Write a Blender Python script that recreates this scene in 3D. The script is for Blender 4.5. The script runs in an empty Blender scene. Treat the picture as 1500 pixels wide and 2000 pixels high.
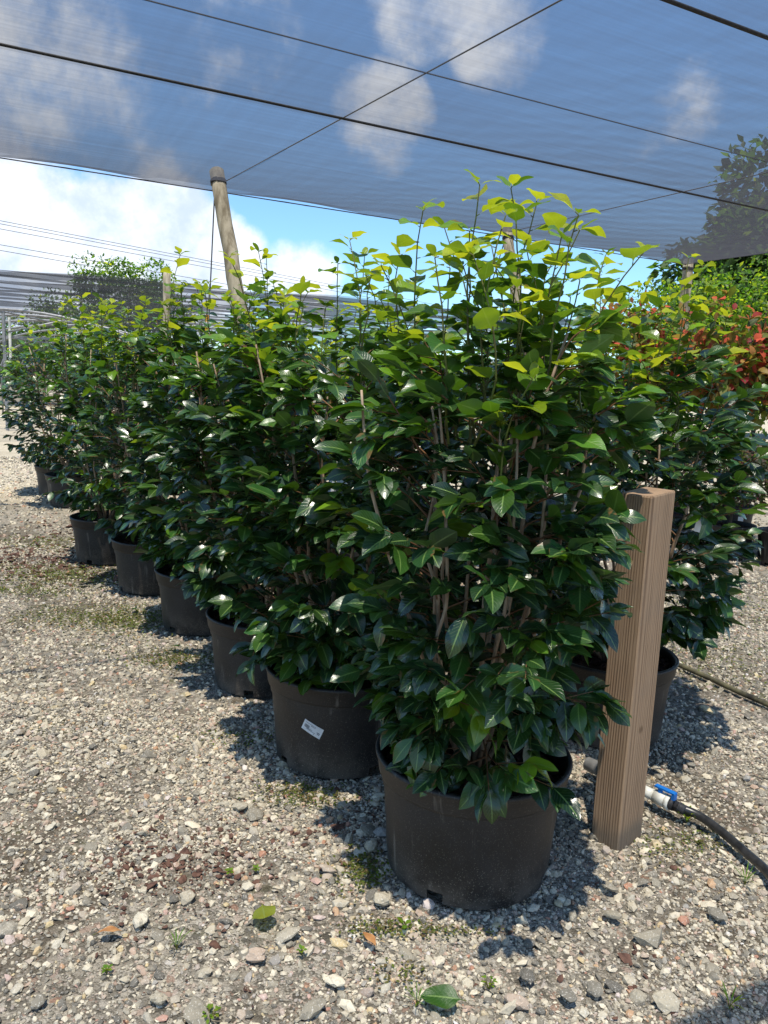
import bpy, math, random
import numpy as np
from mathutils import Vector, Matrix

S = bpy.context.scene
COL = S.collection
R_ = math.radians

# ------------------------------------------------------------------ camera
F, HC, PIT, ROL = 1502.0, 1.6, R_(9.1), R_(2.3)      # focal length in pixels of a 1500 x 2000 frame
fwd = np.array([0, math.cos(PIT), -math.sin(PIT)])
r0 = np.array([1.0, 0, 0]); u0 = np.cross(r0, fwd)
right = r0 * math.cos(ROL) + u0 * math.sin(ROL)
up = -r0 * math.sin(ROL) + u0 * math.cos(ROL)
cam = bpy.data.objects.new('camera', bpy.data.cameras.new('camera'))
COL.objects.link(cam)
cam.matrix_world = Matrix((
    (right[0], up[0], -fwd[0], 0), (right[1], up[1], -fwd[1], 0),
    (right[2], up[2], -fwd[2], HC), (0, 0, 0, 1)))
cam.data.sensor_fit = 'VERTICAL'; cam.data.sensor_height = 24.0
cam.data.lens = 24.0 * F / 2000.0
cam.data.clip_start = 0.05; cam.data.clip_end = 2000
S.camera = cam


def at(x, y, Y):                       # a point seen at photo position (x, y), Y metres ahead
    d = fwd * F + right * (x - 750) + up * (1000 - y)
    return np.array([0, 0, HC]) + d / d[1] * Y


def gp(x, y, z=0.0):                   # the point of height z seen at photo position (x, y)
    d = fwd * F + right * (x - 750) + up * (1000 - y)
    return np.array([0, 0, HC]) + d * ((z - HC) / d[2])


# ------------------------------------------------------------------ light and sky
SUN_EL = R_(74.5)
sv = np.array([-0.14, -1.0]); sv /= np.linalg.norm(sv)      # the sun stands high, behind the camera
sd = np.array([sv[0] * math.cos(SUN_EL), sv[1] * math.cos(SUN_EL), math.sin(SUN_EL)])
sun = bpy.data.objects.new('sun', bpy.data.lights.new('sun', 'SUN'))
COL.objects.link(sun)
sun.data.energy = 5.0; sun.data.angle = R_(0.55); sun.data.color = (1.0, 0.93, 0.82)
sun.rotation_euler = Vector(sd).to_track_quat('Z', 'Y').to_euler()

W = bpy.data.worlds.new('World'); S.world = W; W.use_nodes = True
nt = W.node_tree; N = nt.nodes; L = nt.links
N.clear()


def node(nt, kind, **kw):
    n = nt.nodes.new(kind)
    for k, v in kw.items():
        if k.startswith('i_'):
            key = k[2:]
            key = int(key) if key.isdigit() else key.replace('_', ' ')
            n.inputs[key].default_value = v
        else:
            setattr(n, k, v)
    return n


def mth(nt, op, a, b=None, clamp=False):
    n = nt.nodes.new('ShaderNodeMath'); n.operation = op; n.use_clamp = clamp
    for i, v in enumerate((a, b)):
        if v is None: continue
        if isinstance(v, (int, float)): n.inputs[i].default_value = v
        else: nt.links.new(v, n.inputs[i])
    return n.outputs[0]


def mixc(nt, f, a, b):
    n = nt.nodes.new('ShaderNodeMix'); n.data_type = 'RGBA'
    for s, v in ((n.inputs[0], f), (n.inputs[6], a), (n.inputs[7], b)):
        if isinstance(v, (int, float)): s.default_value = v
        elif isinstance(v, tuple): s.default_value = (*v, 1) if len(v) == 3 else v
        else: nt.links.new(v, s)
    return n.outputs[2]


def smooth(nt, x, lo, hi):
    n = nt.nodes.new('ShaderNodeMapRange'); n.interpolation_type = 'SMOOTHSTEP'
    nt.links.new(x, n.inputs[0]); n.inputs[1].default_value = lo; n.inputs[2].default_value = hi
    return n.outputs[0]


sky = node(nt, 'ShaderNodeTexSky', sky_type='NISHITA', sun_disc=False, sun_elevation=SUN_EL)
sky.sun_rotation = math.atan2(sv[0], sv[1])
sky.air_density = 1.0; sky.dust_density = 0.25; sky.ozone_density = 2.0
tc = node(nt, 'ShaderNodeTexCoord')
nz = node(nt, 'ShaderNodeTexNoise', i_Scale=3.2, i_Detail=9.0, i_Roughness=0.6)
L.new(tc.outputs['Generated'], nz.inputs['Vector'])
nz2 = node(nt, 'ShaderNodeTexNoise', i_Scale=11.0, i_Detail=8.0, i_Roughness=0.62)
L.new(tc.outputs['Generated'], nz2.inputs['Vector'])
clouds = [  # photo x, y, angular radius in degrees, weight
    (60, 480, 7.2, 1.0), (200, 480, 6, 1.0), (330, 470, 6, 1.0), (440, 520, 4.5, .8), (590, 560, 4.5, .9), (-150, 420, 10, 1.1),
    (40, 30, 10, .62), (330, 240, 10, .36), (740, 240, 5, .7), (980, 60, 5, .5), (1340, 190, 4, .4), (1200, 250, 5, .35),
    (820, 0, 5, .45), (300, 620, 7, .6), (60, 600, 7, .6), (1000, 640, 5, .5), (1150, 600, 4, .35), (480, 90, 6, .35)]
acc = None
for (cx, cy, rd, wt) in clouds:
    d = at(cx, cy, 1) - np.array([0, 0, HC]); d /= np.linalg.norm(d)
    dp = node(nt, 'ShaderNodeVectorMath', operation='DOT_PRODUCT'); dp.inputs[1].default_value = tuple(d)
    L.new(tc.outputs['Generated'], dp.inputs[0])
    m = smooth(nt, dp.outputs['Value'], math.cos(R_(rd)), 1.0)
    m = mth(nt, 'MULTIPLY', m, wt)
    acc = m if acc is None else mth(nt, 'MAXIMUM', acc, m)
# clouds elsewhere in the sky, out of the photograph's view
nz3 = node(nt, 'ShaderNodeTexNoise', i_Scale=1.7, i_Detail=3.0)
L.new(tc.outputs['Generated'], nz3.inputs['Vector'])
sep = node(nt, 'ShaderNodeSeparateXYZ'); L.new(tc.outputs['Generated'], sep.inputs[0])
back = smooth(nt, sep.outputs[1], 0.35, -0.1)
oth = mth(nt, 'MULTIPLY', smooth(nt, nz3.outputs[0], 0.5, 0.68), back)
acc = mth(nt, 'MAXIMUM', acc, oth)
v = mth(nt, 'ADD', acc, mth(nt, 'MULTIPLY', mth(nt, 'SUBTRACT', nz.outputs[0], 0.5), 3.0))
v = mth(nt, 'ADD', v, mth(nt, 'MULTIPLY', mth(nt, 'SUBTRACT', nz2.outputs[0], 0.5), 1.1))
v = mth(nt, 'MULTIPLY', v, smooth(nt, acc, 0.0, 0.3))
cm = mth(nt, 'MULTIPLY', smooth(nt, v, 0.22, 0.85), 0.97)
ccol = mixc(nt, smooth(nt, nz2.outputs[0], 0.35, 0.62), (3.9, 4.6, 5.9), (6.2, 6.5, 7.0))
tintc = node(nt, 'ShaderNodeMix', data_type='RGBA', blend_type='MULTIPLY'); tintc.inputs[0].default_value = 1
L.new(sky.outputs[0], tintc.inputs[6]); tintc.inputs[7].default_value = (0.80, 1.07, 1.24, 1)
fin = mixc(nt, cm, tintc.outputs[2], ccol)
bg = node(nt, 'ShaderNodeBackground', i_Strength=0.125)
L.new(fin, bg.inputs[0])
wo = node(nt, 'ShaderNodeOutputWorld'); L.new(bg.outputs[0], wo.inputs[0])

S.view_settings.view_transform = 'Standard'; S.view_settings.look = 'None'
S.view_settings.exposure = 0.62; S.view_settings.gamma = 1.0
S.render.engine = 'CYCLES'
S.cycles.max_bounces = 7; S.cycles.diffuse_bounces = 3; S.cycles.glossy_bounces = 3
S.cycles.transmission_bounces = 4; S.cycles.transparent_max_bounces = 12
S.cycles.caustics_reflective = False; S.cycles.caustics_refractive = False

# ------------------------------------------------------------------ helpers
RNG = np.random.default_rng(7)


def mesh(name, V, Fs, mat=None, parent=None, attr=None, smooth_=True, mats=None, midx=None):
    """V (n,3); Fs a list of (m,k) index arrays. ONE mesh object."""
    V = np.asarray(V, dtype=np.float32)
    if isinstance(Fs, np.ndarray): Fs = [Fs]
    Fs = [np.asarray(f, dtype=np.int32) for f in Fs if len(f)]
    me = bpy.data.meshes.new(name)
    nl = sum(f.size for f in Fs); nf = sum(len(f) for f in Fs)
    me.vertices.add(len(V)); me.vertices.foreach_set('co', V.ravel())
    me.loops.add(nl); me.loops.foreach_set('vertex_index', np.concatenate([f.ravel() for f in Fs]))
    tot = np.concatenate([np.full(len(f), f.shape[1], np.int32) for f in Fs])
    st = np.concatenate([[0], np.cumsum(tot)[:-1]]).astype(np.int32)
    me.polygons.add(nf); me.polygons.foreach_set('loop_start', st)
    try: me.polygons.foreach_set('loop_total', tot)
    except Exception: pass
    me.polygons.foreach_set('use_smooth', np.full(nf, bool(smooth_)))
    if attr is not None:
        for an, (ty, dat) in attr.items():
            a = me.attributes.new(an, ty, 'POINT')
            a.data.foreach_set('vector' if ty == 'FLOAT_VECTOR' else 'value', np.asarray(dat, np.float32).ravel())
    for m in (mats or ([mat] if mat else [])): me.materials.append(m)
    if midx is not None: me.polygons.foreach_set('material_index', np.asarray(midx, np.int32))
    me.update(calc_edges=True)
    o = bpy.data.objects.new(name, me); COL.objects.link(o)
    if parent is not None: o.parent = parent
    return o


def tag(o, label=None, cat=None, group=None, kind=None):
    if label: o['label'] = label
    if cat: o['category'] = cat
    if group: o['group'] = group
    if kind: o['kind'] = kind
    return o


def empty(name, loc=(0, 0, 0), rz=0.0):
    o = bpy.data.objects.new(name, None); COL.objects.link(o)
    o.location = tuple(float(c) for c in loc); o.rotation_euler = (0, 0, rz); o.empty_display_size = 0.1
    return o


class MB:
    def __init__(s): s.V = []; s.F = {}; s.n = 0; s.A = []

    def add(s, V, Fs, a=None):
        V = np.asarray(V, float)
        for f in (Fs if isinstance(Fs, list) else [Fs]):
            f = np.asarray(f)
            if len(f): s.F.setdefault(f.shape[1], []).append(f + s.n)
        s.V.append(V); s.n += len(V)
        if a is not None: s.A.append(np.broadcast_to(np.asarray(a, float), (len(V), 3)))

    def build(s, name, mat, parent=None, attr=None, smooth_=True):
        V = np.concatenate(s.V); Fs = [np.concatenate(v) for v in s.F.values()]
        at_ = {attr: ('FLOAT_VECTOR', np.concatenate(s.A))} if attr else None
        return mesh(name, V, Fs, mat, parent, at_, smooth_)


def frame_of(t):
    t = t / (np.linalg.norm(t) + 1e-12)
    a = np.array([0, 0, 1.0]) if abs(t[2]) < .9 else np.array([1.0, 0, 0])
    x = np.cross(a, t); x /= np.linalg.norm(x)
    return x, np.cross(t, x), t


def tube(pts, rad, sides=6, cap=True):
    P = np.asarray(pts, float); n = len(P)
    r = np.broadcast_to(np.asarray(rad, float), (n,))
    T = np.gradient(P, axis=0)
    x, y, _ = frame_of(T[0])
    an = np.linspace(0, 2 * np.pi, sides, endpoint=False); V = []
    for i in range(n):
        t = T[i] / (np.linalg.norm(T[i]) + 1e-12)
        x = x - t * (x @ t); x /= np.linalg.norm(x) + 1e-12; y = np.cross(t, x)
        V.append(P[i] + r[i] * (np.cos(an)[:, None] * x + np.sin(an)[:, None] * y))
    V = np.concatenate(V)
    i = np.arange(n - 1)[:, None] * sides; k = np.arange(sides)[None]; k2 = (k + 1) % sides
    Fq = np.stack([i + k, i + k2, i + sides + k2, i + sides + k], -1).reshape(-1, 4)
    Fs = [Fq]
    if cap:
        Fs.append(np.arange(sides)[None, ::-1]); Fs.append((np.arange(sides) + (n - 1) * sides)[None])
    return V, Fs


def lathe(prof, seg=48, skip=None):
    P = np.asarray(prof, float); an = np.linspace(0, 2 * np.pi, seg, endpoint=False)
    V = np.stack([P[:, 0:1] * np.cos(an), P[:, 0:1] * np.sin(an), np.repeat(P[:, 1:2], seg, 1)], -1).reshape(-1, 3)
    F_ = []
    for i in range(len(P) - 1):
        for k in range(seg):
            if skip and skip(i, k): continue
            k2 = (k + 1) % seg
            F_.append((i * seg + k, i * seg + k2, (i + 1) * seg + k2, (i + 1) * seg + k))
    return V, np.array(F_)


def box(c, s, ax=None):
    V = np.array([[x, y, z] for x in (-.5, .5) for y in (-.5, .5) for z in (-.5, .5)]) * np.asarray(s, float)
    if ax is not None: V = V @ np.asarray(ax)
    V = V + np.asarray(c, float)
    return V, np.array([[0, 1, 3, 2], [4, 6, 7, 5], [0, 4, 5, 1], [2, 3, 7, 6], [0, 2, 6, 4], [1, 5, 7, 3]])


# ------------------------------------------------------------------ materials
def mat(name):
    m = bpy.data.materials.new(name); m.use_nodes = True
    m.node_tree.nodes.clear()
    return m, m.node_tree


def out(nt, sh, disp=None):
    o = node(nt, 'ShaderNodeOutputMaterial'); nt.links.new(sh, o.inputs[0])
    if disp is not None: nt.links.new(disp, o.inputs[2])


def ramp(nt, x, stops, mode='LINEAR'):
    n = nt.nodes.new('ShaderNodeValToRGB'); n.color_ramp.interpolation = mode
    e = n.color_ramp.elements
    while len(e) < len(stops): e.new(0.5)
    for el, (p, c) in zip(e, stops):
        el.position = p; el.color = (*c, 1)
    nt.links.new(x, n.inputs[0]); return n.outputs[0]


def leaf_material(name, old, young, under, transl=0.35, rough=(0.22, 0.42), tl_young=None, spec=0.5, coat=0.0):
    """attribute leafdat = (position along the leaf, position across it -1..1, age tint)"""
    m, nt = mat(name); lk = nt.links
    a = node(nt, 'ShaderNodeAttribute', attribute_name='leafdat')
    sp = node(nt, 'ShaderNodeSeparateXYZ'); lk.new(a.outputs['Vector'], sp.inputs[0])
    g = node(nt, 'ShaderNodeNewGeometry'); rnd = g.outputs['Random Per Island']
    tin = sp.outputs[2]
    col = ramp(nt, tin, [(0.0, old[0]), (0.35, old[1]), (0.7, young[0]), (1.0, young[1])])
    hv = node(nt, 'ShaderNodeHueSaturation')
    lk.new(mth(nt, 'ADD', 0.485, mth(nt, 'MULTIPLY', rnd, 0.03)), hv.inputs['Hue'])
    lk.new(mth(nt, 'ADD', 0.7, mth(nt, 'MULTIPLY', rnd, 0.65)), hv.inputs['Value'])
    hv.inputs['Saturation'].default_value = 1.0; lk.new(col, hv.inputs['Color'])
    # midrib and side veins
    av = mth(nt, 'ABSOLUTE', sp.outputs[1])
    rib = mth(nt, 'SUBTRACT', 1.0, smooth(nt, av, 0.03, 0.10))
    ph = mth(nt, 'SUBTRACT', mth(nt, 'MULTIPLY', sp.outputs[0], 62.0), mth(nt, 'MULTIPLY', av, 16.0))
    vein = smooth(nt, mth(nt, 'SINE', ph), 0.55, 1.0)
    ribc = mixc(nt, mth(nt, 'MULTIPLY', rib, 0.6), hv.outputs[0], (0.22, 0.34, 0.09))
    ribc = mixc(nt, mth(nt, 'MULTIPLY', vein, 0.10), ribc, (0.20, 0.30, 0.10))
    nn = node(nt, 'ShaderNodeTexNoise', i_Scale=90.0, i_Detail=3.0)
    ribc = mixc(nt, mth(nt, 'MULTIPLY', smooth(nt, nn.outputs[0], 0.45, 0.75), 0.25), ribc, (0.03, 0.05, 0.015))
    # scorched or torn-looking brown edges on some leaves
    ne = node(nt, 'ShaderNodeTexNoise', i_Scale=38.0, i_Detail=3.0)
    sc_ = mth(nt, 'MULTIPLY', smooth(nt, mth(nt, 'ADD', mth(nt, 'MULTIPLY', av, .35), ne.outputs[0]), .84, .92), smooth(nt, rnd, .55, .62))
    ribc = mixc(nt, mth(nt, 'MULTIPLY', sc_, .8), ribc, (.16, .085, .03))
    # underside paler and matt
    bf = g.outputs['Backfacing']
    und = mixc(nt, 0.55, hv.outputs[0], under)
    und = mixc(nt, mth(nt, 'MULTIPLY', rib, 0.4), und, (0.3, 0.4, 0.15))
    c = mixc(nt, bf, ribc, und)
    bp = node(nt, 'ShaderNodeBump', i_Strength=0.35, i_Distance=0.004)
    lk.new(mth(nt, 'ADD', mth(nt, 'MULTIPLY', vein, -0.22), mth(nt, 'MULTIPLY', nn.outputs[0], 0.35)), bp.inputs['Height'])
    pb = node(nt, 'ShaderNodeBsdfPrincipled'); lk.new(c, pb.inputs['Base Color'])
    ro = mth(nt, 'ADD', rough[0], mth(nt, 'MULTIPLY', rnd, rough[1] - rough[0]))
    ro = mth(nt, 'ADD', ro, mth(nt, 'MULTIPLY', bf, 0.28))
    lk.new(ro, pb.inputs['Roughness']); pb.inputs['Specular IOR Level'].default_value = spec
    lk.new(bp.outputs[0], pb.inputs['Normal'])
    pb.inputs['Coat Weight'].default_value = coat; pb.inputs['Coat Roughness'].default_value = .3; lk.new(bp.outputs[0], pb.inputs['Coat Normal'])
    tr = node(nt, 'ShaderNodeBsdfTranslucent')
    ty = tl_young or (0.55, 0.60, 0.02)
    tcol = ramp(nt, tin, [(0.0, (0.05, 0.14, 0.008)), (0.4, (.16, .36, .010)), (1.0, ty)])
    lk.new(tcol, tr.inputs[0])
    mx = node(nt, 'ShaderNodeMixShader')
    lk.new(mth(nt, 'ADD', transl, mth(nt, 'MULTIPLY', tin, 0.42)), mx.inputs[0])
    lk.new(pb.outputs[0], mx.inputs[1]); lk.new(tr.outputs[0], mx.inputs[2])
    out(nt, mx.outputs[0]); return m


M_leaf = leaf_material('camellia_leaf', ((.006, .026, .009), (.024, .078, .010)), ((.15, .29, .012), (.42, .44, .015)),
                       (.06, .10, .035), transl=0.09, rough=(0.20, 0.38), spec=0.6, coat=.15)
M_tree = leaf_material('tree_leaf', ((.035, .08, .015), (.06, .13, .02)), ((.10, .18, .03), (.16, .24, .05)),
                       (.07, .12, .04), transl=0.3, rough=(0.45, 0.6), spec=0.3)
M_treed = leaf_material('dark_tree_leaf', ((.02, .045, .015), (.035, .07, .02)), ((.06, .10, .03), (.09, .14, .04)),
                        (.05, .08, .03), transl=0.25, rough=(0.45, 0.6), spec=0.3)
M_red = leaf_material('redbud_leaf', ((.03, .045, .02), (.15, .15, .03)), ((.50, .26, .07), (.50, .035, .06)),
                      (.22, .10, .05), transl=0.3, rough=(0.4, 0.55), tl_young=(.6, .12, .07), spec=0.35)
M_purple = leaf_material('purple_leaf', ((.02, .032, .016), (.045, .05, .025)), ((.065, .032, .045), (.10, .05, .06)),
                         (.07, .05, .06), transl=0.2, rough=(0.35, 0.5), tl_young=(.22, .05, .08), spec=0.4)


def simple(name, c1, c2, scale=8.0, rough=0.8, bump=0.3, bd=0.01, stretch=(1, 1, 1), detail=6.0, spec=0.3, obj=True, metal=0.0, lo=.3, hi=.7):
    m, nt = mat(name); lk = nt.links
    tcn = node(nt, 'ShaderNodeTexCoord'); mp = node(nt, 'ShaderNodeMapping'); mp.inputs['Scale'].default_value = stretch
    lk.new(tcn.outputs['Object'], mp.inputs[0])
    n = node(nt, 'ShaderNodeTexNoise', i_Scale=scale, i_Detail=detail, i_Roughness=0.6); lk.new(mp.outputs[0], n.inputs['Vector'])
    c = mixc(nt, smooth(nt, n.outputs[0], lo, hi), c1, c2)
    p = node(nt, 'ShaderNodeBsdfPrincipled', i_Roughness=rough, i_Metallic=metal); p.inputs['Specular IOR Level'].default_value = spec
    lk.new(c, p.inputs['Base Color'])
    if bump:
        b = node(nt, 'ShaderNodeBump', i_Strength=bump, i_Distance=bd); lk.new(n.outputs[0], b.inputs['Height'])
        lk.new(b.outputs[0], p.inputs['Normal'])
    out(nt, p.outputs[0]); return m


M_bark = simple('stem_bark', (.20, .13, .08), (.42, .31, .21), 40, .8, .5, .003, (1, 1, .25))
M_twig = simple('red_twig', (.11, .045, .02), (.24, .13, .06), 30, .6, .2, .002)
M_green = simple('green_shoot', (.07, .06, .02), (.15, .17, .03), 30, .5, .1, .002)
M_pole = simple('weathered_pole', (.17, .14, .09), (.42, .37, .27), 9, .85, .6, .008, (1.5, 1.5, .35))
M_cable = simple('dark_cable', (.012, .012, .013), (.04, .04, .042), 60, .6, .2, .002)
M_wire = simple('thin_wire', (.10, .10, .11), (.16, .16, .17), 5, .5, 0)
M_steel = simple('galvanised_tube', (.16, .165, .17), (.28, .285, .29), 12, .55, .1, .002, metal=.3)
M_hose = simple('black_hose', (.012, .012, .013), (.035, .035, .035), 25, .35, .25, .002, spec=.5)
M_oldpipe = simple('dirty_pipe', (.022, .02, .016), (.12, .11, .06), 14, .8, .4, .003)
M_white = simple('white_plastic', (.45, .44, .38), (.68, .67, .6), 20, .5, .1, .001)
M_grey = simple('grey_plastic', (.16, .16, .16), (.27, .27, .265), 20, .5, .1, .001)
M_blue = simple('blue_plastic', (.01, .10, .36), (.015, .16, .5), 20, .4, .05, .001)
M_orange = simple('orange_stake', (.7, .28, .02), (.8, .36, .03), 20, .5, .05, .001)
M_trunk = simple('tree_bark', (.05, .04, .03), (.14, .11, .08), 12, .9, .6, .01, (1, 1, .3))
M_soil = simple('bark_soil', (.015, .008, .005), (.06, .026, .014), 45, .95, .9, .01)
M_chip = simple('bark_chip', (.045, .022, .016), (.15, .08, .055), 35, .9, .5, .004)
M_brownleaf = simple('dry_leaf', (.30, .13, .045), (.5, .27, .11), 25, .6, .3, .003)
M_weed = leaf_material('weed_leaf', ((.06, .14, .015), (.10, .22, .02)), ((.16, .32, .03), (.26, .42, .04)), (.12, .2, .05), .3, (.45, .6), spec=.3)
M_moss = simple('moss', (.05, .075, .018), (.16, .19, .04), 30, .95, .6, .006)

# pots: brown-black plastic, dusty, scratched
m, nt = mat('pot_plastic'); lk = nt.links
tcn = node(nt, 'ShaderNodeTexCoord'); sepz = node(nt, 'ShaderNodeSeparateXYZ'); lk.new(tcn.outputs['Object'], sepz.inputs[0])
oi = node(nt, 'ShaderNodeObjectInfo')
off = node(nt, 'ShaderNodeVectorMath', operation='ADD')
lk.new(tcn.outputs['Object'], off.inputs[0])
cmb = node(nt, 'ShaderNodeCombineXYZ'); lk.new(mth(nt, 'MULTIPLY', oi.outputs['Random'], 37.0), cmb.inputs[0]); lk.new(mth(nt, 'MULTIPLY', oi.outputs['Random'], 11.0), cmb.inputs[1])
lk.new(cmb.outputs[0], off.inputs[1])
n1 = node(nt, 'ShaderNodeTexNoise', i_Scale=5.0, i_Detail=6.0, i_Roughness=.65); lk.new(off.outputs[0], n1.inputs['Vector'])
mp = node(nt, 'ShaderNodeMapping'); mp.inputs['Scale'].default_value = (16, 16, 1.6); lk.new(off.outputs[0], mp.inputs[0])
n2 = node(nt, 'ShaderNodeTexNoise', i_Scale=1.6, i_Detail=4.0); lk.new(mp.outputs[0], n2.inputs['Vector'])
n3 = node(nt, 'ShaderNodeTexNoise', i_Scale=210.0, i_Detail=2.0, i_Roughness=.7); lk.new(off.outputs[0], n3.inputs['Vector'])
c = mixc(nt, smooth(nt, n1.outputs[0], .3, .7), (.0105, .0098, .0098), (.024, .0215, .0205))
c = mixc(nt, mth(nt, 'MULTIPLY', smooth(nt, n2.outputs[0], .62, .76), .6), c, (.20, .18, .155))
low = mth(nt, 'ADD', .25, mth(nt, 'MULTIPLY', smooth(nt, sepz.outputs[2], .20, .0), .6))
c = mixc(nt, mth(nt, 'MULTIPLY', mth(nt, 'MULTIPLY', smooth(nt, n3.outputs[0], .58, .70), low), .85), c, (.30, .27, .22))
c = mixc(nt, mth(nt, 'MULTIPLY', mth(nt, 'MULTIPLY', smooth(nt, n1.outputs[0], .42, .62), smooth(nt, sepz.outputs[2], .16, .0)), .45), c, (.15, .125, .10))
p = node(nt, 'ShaderNodeBsdfPrincipled', i_Roughness=.5); lk.new(c, p.inputs[0]); p.inputs['Specular IOR Level'].default_value = .4
lk.new(mth(nt, 'ADD', .38, mth(nt, 'MULTIPLY', n1.outputs[0], .3)), p.inputs['Roughness'])
b = node(nt, 'ShaderNodeBump', i_Strength=.25, i_Distance=.002); lk.new(mth(nt, 'ADD', n3.outputs[0], mth(nt, 'MULTIPLY', n1.outputs[0], 2.0)), b.inputs['Height']); lk.new(b.outputs[0], p.inputs['Normal'])
out(nt, p.outputs[0]); M_pot = m

# timber with growth-ring stripes running up the post
m, nt = mat('timber_grain'); lk = nt.links
tcn = node(nt, 'ShaderNodeTexCoord'); mp = node(nt, 'ShaderNodeMapping'); mp.inputs['Scale'].default_value = (1, 1, .045)
mp.inputs['Location'].default_value = (.21, .33, 0)
lk.new(tcn.outputs['Object'], mp.inputs[0])
nw = node(nt, 'ShaderNodeTexNoise', i_Scale=9.0, i_Detail=2.0); lk.new(mp.outputs[0], nw.inputs['Vector'])
ln = node(nt, 'ShaderNodeVectorMath', operation='LENGTH')
msc = node(nt, 'ShaderNodeMapping'); msc.inputs['Scale'].default_value = (1, .8, .012); msc.inputs['Location'].default_value = (.11, .15, 0); lk.new(tcn.outputs['Object'], msc.inputs[0])
lk.new(msc.outputs[0], ln.inputs[0])
ring = mth(nt, 'SINE', mth(nt, 'ADD', mth(nt, 'MULTIPLY', ln.outputs['Value'], 760.0), mth(nt, 'MULTIPLY', nw.outputs[0], 24.0)))
big0 = node(nt, 'ShaderNodeTexNoise', i_Scale=22.0, i_Detail=3.0); lk.new(mp.outputs[0], big0.inputs['Vector'])
fine = node(nt, 'ShaderNodeTexNoise', i_Scale=260.0, i_Detail=3.0); lk.new(mp.outputs[0], fine.inputs['Vector'])
big = node(nt, 'ShaderNodeTexNoise', i_Scale=4.0, i_Detail=5.0); lk.new(tcn.outputs['Object'], big.inputs['Vector'])
# a knot
kd = node(nt, 'ShaderNodeVectorMath', operation='DISTANCE'); lk.new(tcn.outputs['Object'], kd.inputs[0]); kd.inputs[1].default_value = (.0, -.062, .43)
knot = mth(nt, 'SUBTRACT', 1.0, smooth(nt, kd.outputs['Value'], .006, .02))
ringm = mth(nt, 'MULTIPLY', smooth(nt, ring, -.1, 1.0), mth(nt, 'ADD', .25, mth(nt, 'MULTIPLY', smooth(nt, big0.outputs[0], .35, .65), .75)))
c = mixc(nt, ringm, (.35, .235, .145), (.165, .10, .058))
c = mixc(nt, mth(nt, 'MULTIPLY', smooth(nt, fine.outputs[0], .4, .75), .35), c, (.15, .105, .07))
c = mixc(nt, mth(nt, 'MULTIPLY', smooth(nt, big.outputs[0], .5, .75), .35), c, (.22, .175, .135))
c = mixc(nt, mth(nt, 'MULTIPLY', knot, .7), c, (.12, .07, .04))
sz_ = node(nt, 'ShaderNodeSeparateXYZ'); lk.new(tcn.outputs['Object'], sz_.inputs[0])
soilm = smooth(nt, mth(nt, 'ADD', sz_.outputs[2], mth(nt, 'MULTIPLY', big.outputs[0], -.12)), .05, -.05)
c = mixc(nt, mth(nt, 'MULTIPLY', soilm, .75), c, (.13, .11, .085))
p = node(nt, 'ShaderNodeBsdfPrincipled', i_Roughness=.85); lk.new(c, p.inputs[0]); p.inputs['Specular IOR Level'].default_value = .2
b = node(nt, 'ShaderNodeBump', i_Strength=.6, i_Distance=.003)
lk.new(mth(nt, 'ADD', mth(nt, 'MULTIPLY', ringm, -.8), fine.outputs[0]), b.inputs['Height']); lk.new(b.outputs[0], p.inputs['Normal'])
out(nt, p.outputs[0]); M_timber = m

# gravel stones: one tone per stone
m, nt = mat('gravel_stone'); lk = nt.links
g = node(nt, 'ShaderNodeNewGeometry'); tcn = node(nt, 'ShaderNodeTexCoord')
c = ramp(nt, g.outputs['Random Per Island'], [
    (0, (.12, .11, .09)), (.12, (.17, .155, .125)), (.28, (.27, .24, .18)), (.5, (.45, .395, .29)), (.66, (.63, .56, .42)), (.78, (.36, .33, .26)),
    (.86, (.42, .30, .22)), (.91, (.30, .285, .25)), (.95, (.50, .40, .22)), (.975, (.36, .17, .11)), (1, (.62, .60, .55))])
nn = node(nt, 'ShaderNodeTexNoise', i_Scale=95.0, i_Detail=5.0, i_Roughness=.7); lk.new(tcn.outputs['Object'], nn.inputs['Vector'])
c = mixc(nt, mth(nt, 'MULTIPLY', smooth(nt, nn.outputs[0], .5, .72), .55), c, (.12, .115, .10))
n5 = node(nt, 'ShaderNodeTexNoise', i_Scale=230.0, i_Detail=2.0); lk.new(tcn.outputs['Object'], n5.inputs['Vector'])
c = mixc(nt, mth(nt, 'MULTIPLY', smooth(nt, n5.outputs[0], .58, .7), .5), c, (.66, .63, .56))
p = node(nt, 'ShaderNodeBsdfPrincipled', i_Roughness=.85); p.inputs['Specular IOR Level'].default_value = .25; lk.new(c, p.inputs[0])
b = node(nt, 'ShaderNodeBump', i_Strength=.7, i_Distance=.003); lk.new(nn.outputs[0], b.inputs['Height']); lk.new(b.outputs[0], p.inputs['Normal'])
out(nt, p.outputs[0]); M_stone = m

# the ground between the stones: grit, fines and mossy patches
m, nt = mat('gritty_ground'); lk = nt.links
tcn = node(nt, 'ShaderNodeTexCoord')
vo = node(nt, 'ShaderNodeTexVoronoi', i_Scale=150.0); lk.new(tcn.outputs['Object'], vo.inputs['Vector'])
vo2 = node(nt, 'ShaderNodeTexVoronoi', i_Scale=46.0); lk.new(tcn.outputs['Object'], vo2.inputs['Vector'])
sc1 = node(nt, 'ShaderNodeSeparateColor'); lk.new(vo.outputs['Color'], sc1.inputs[0])
sc2 = node(nt, 'ShaderNodeSeparateColor'); lk.new(vo2.outputs['Color'], sc2.inputs[0])
st = [(0, (.09, .085, .07)), (.3, (.22, .20, .16)), (.6, (.38, .34, .27)), (.85, (.50, .46, .38)), (.95, (.34, .21, .15)), (1, (.6, .57, .5))]
ca = ramp(nt, sc1.outputs[0], st); cb = ramp(nt, sc2.outputs[1], st)
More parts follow.
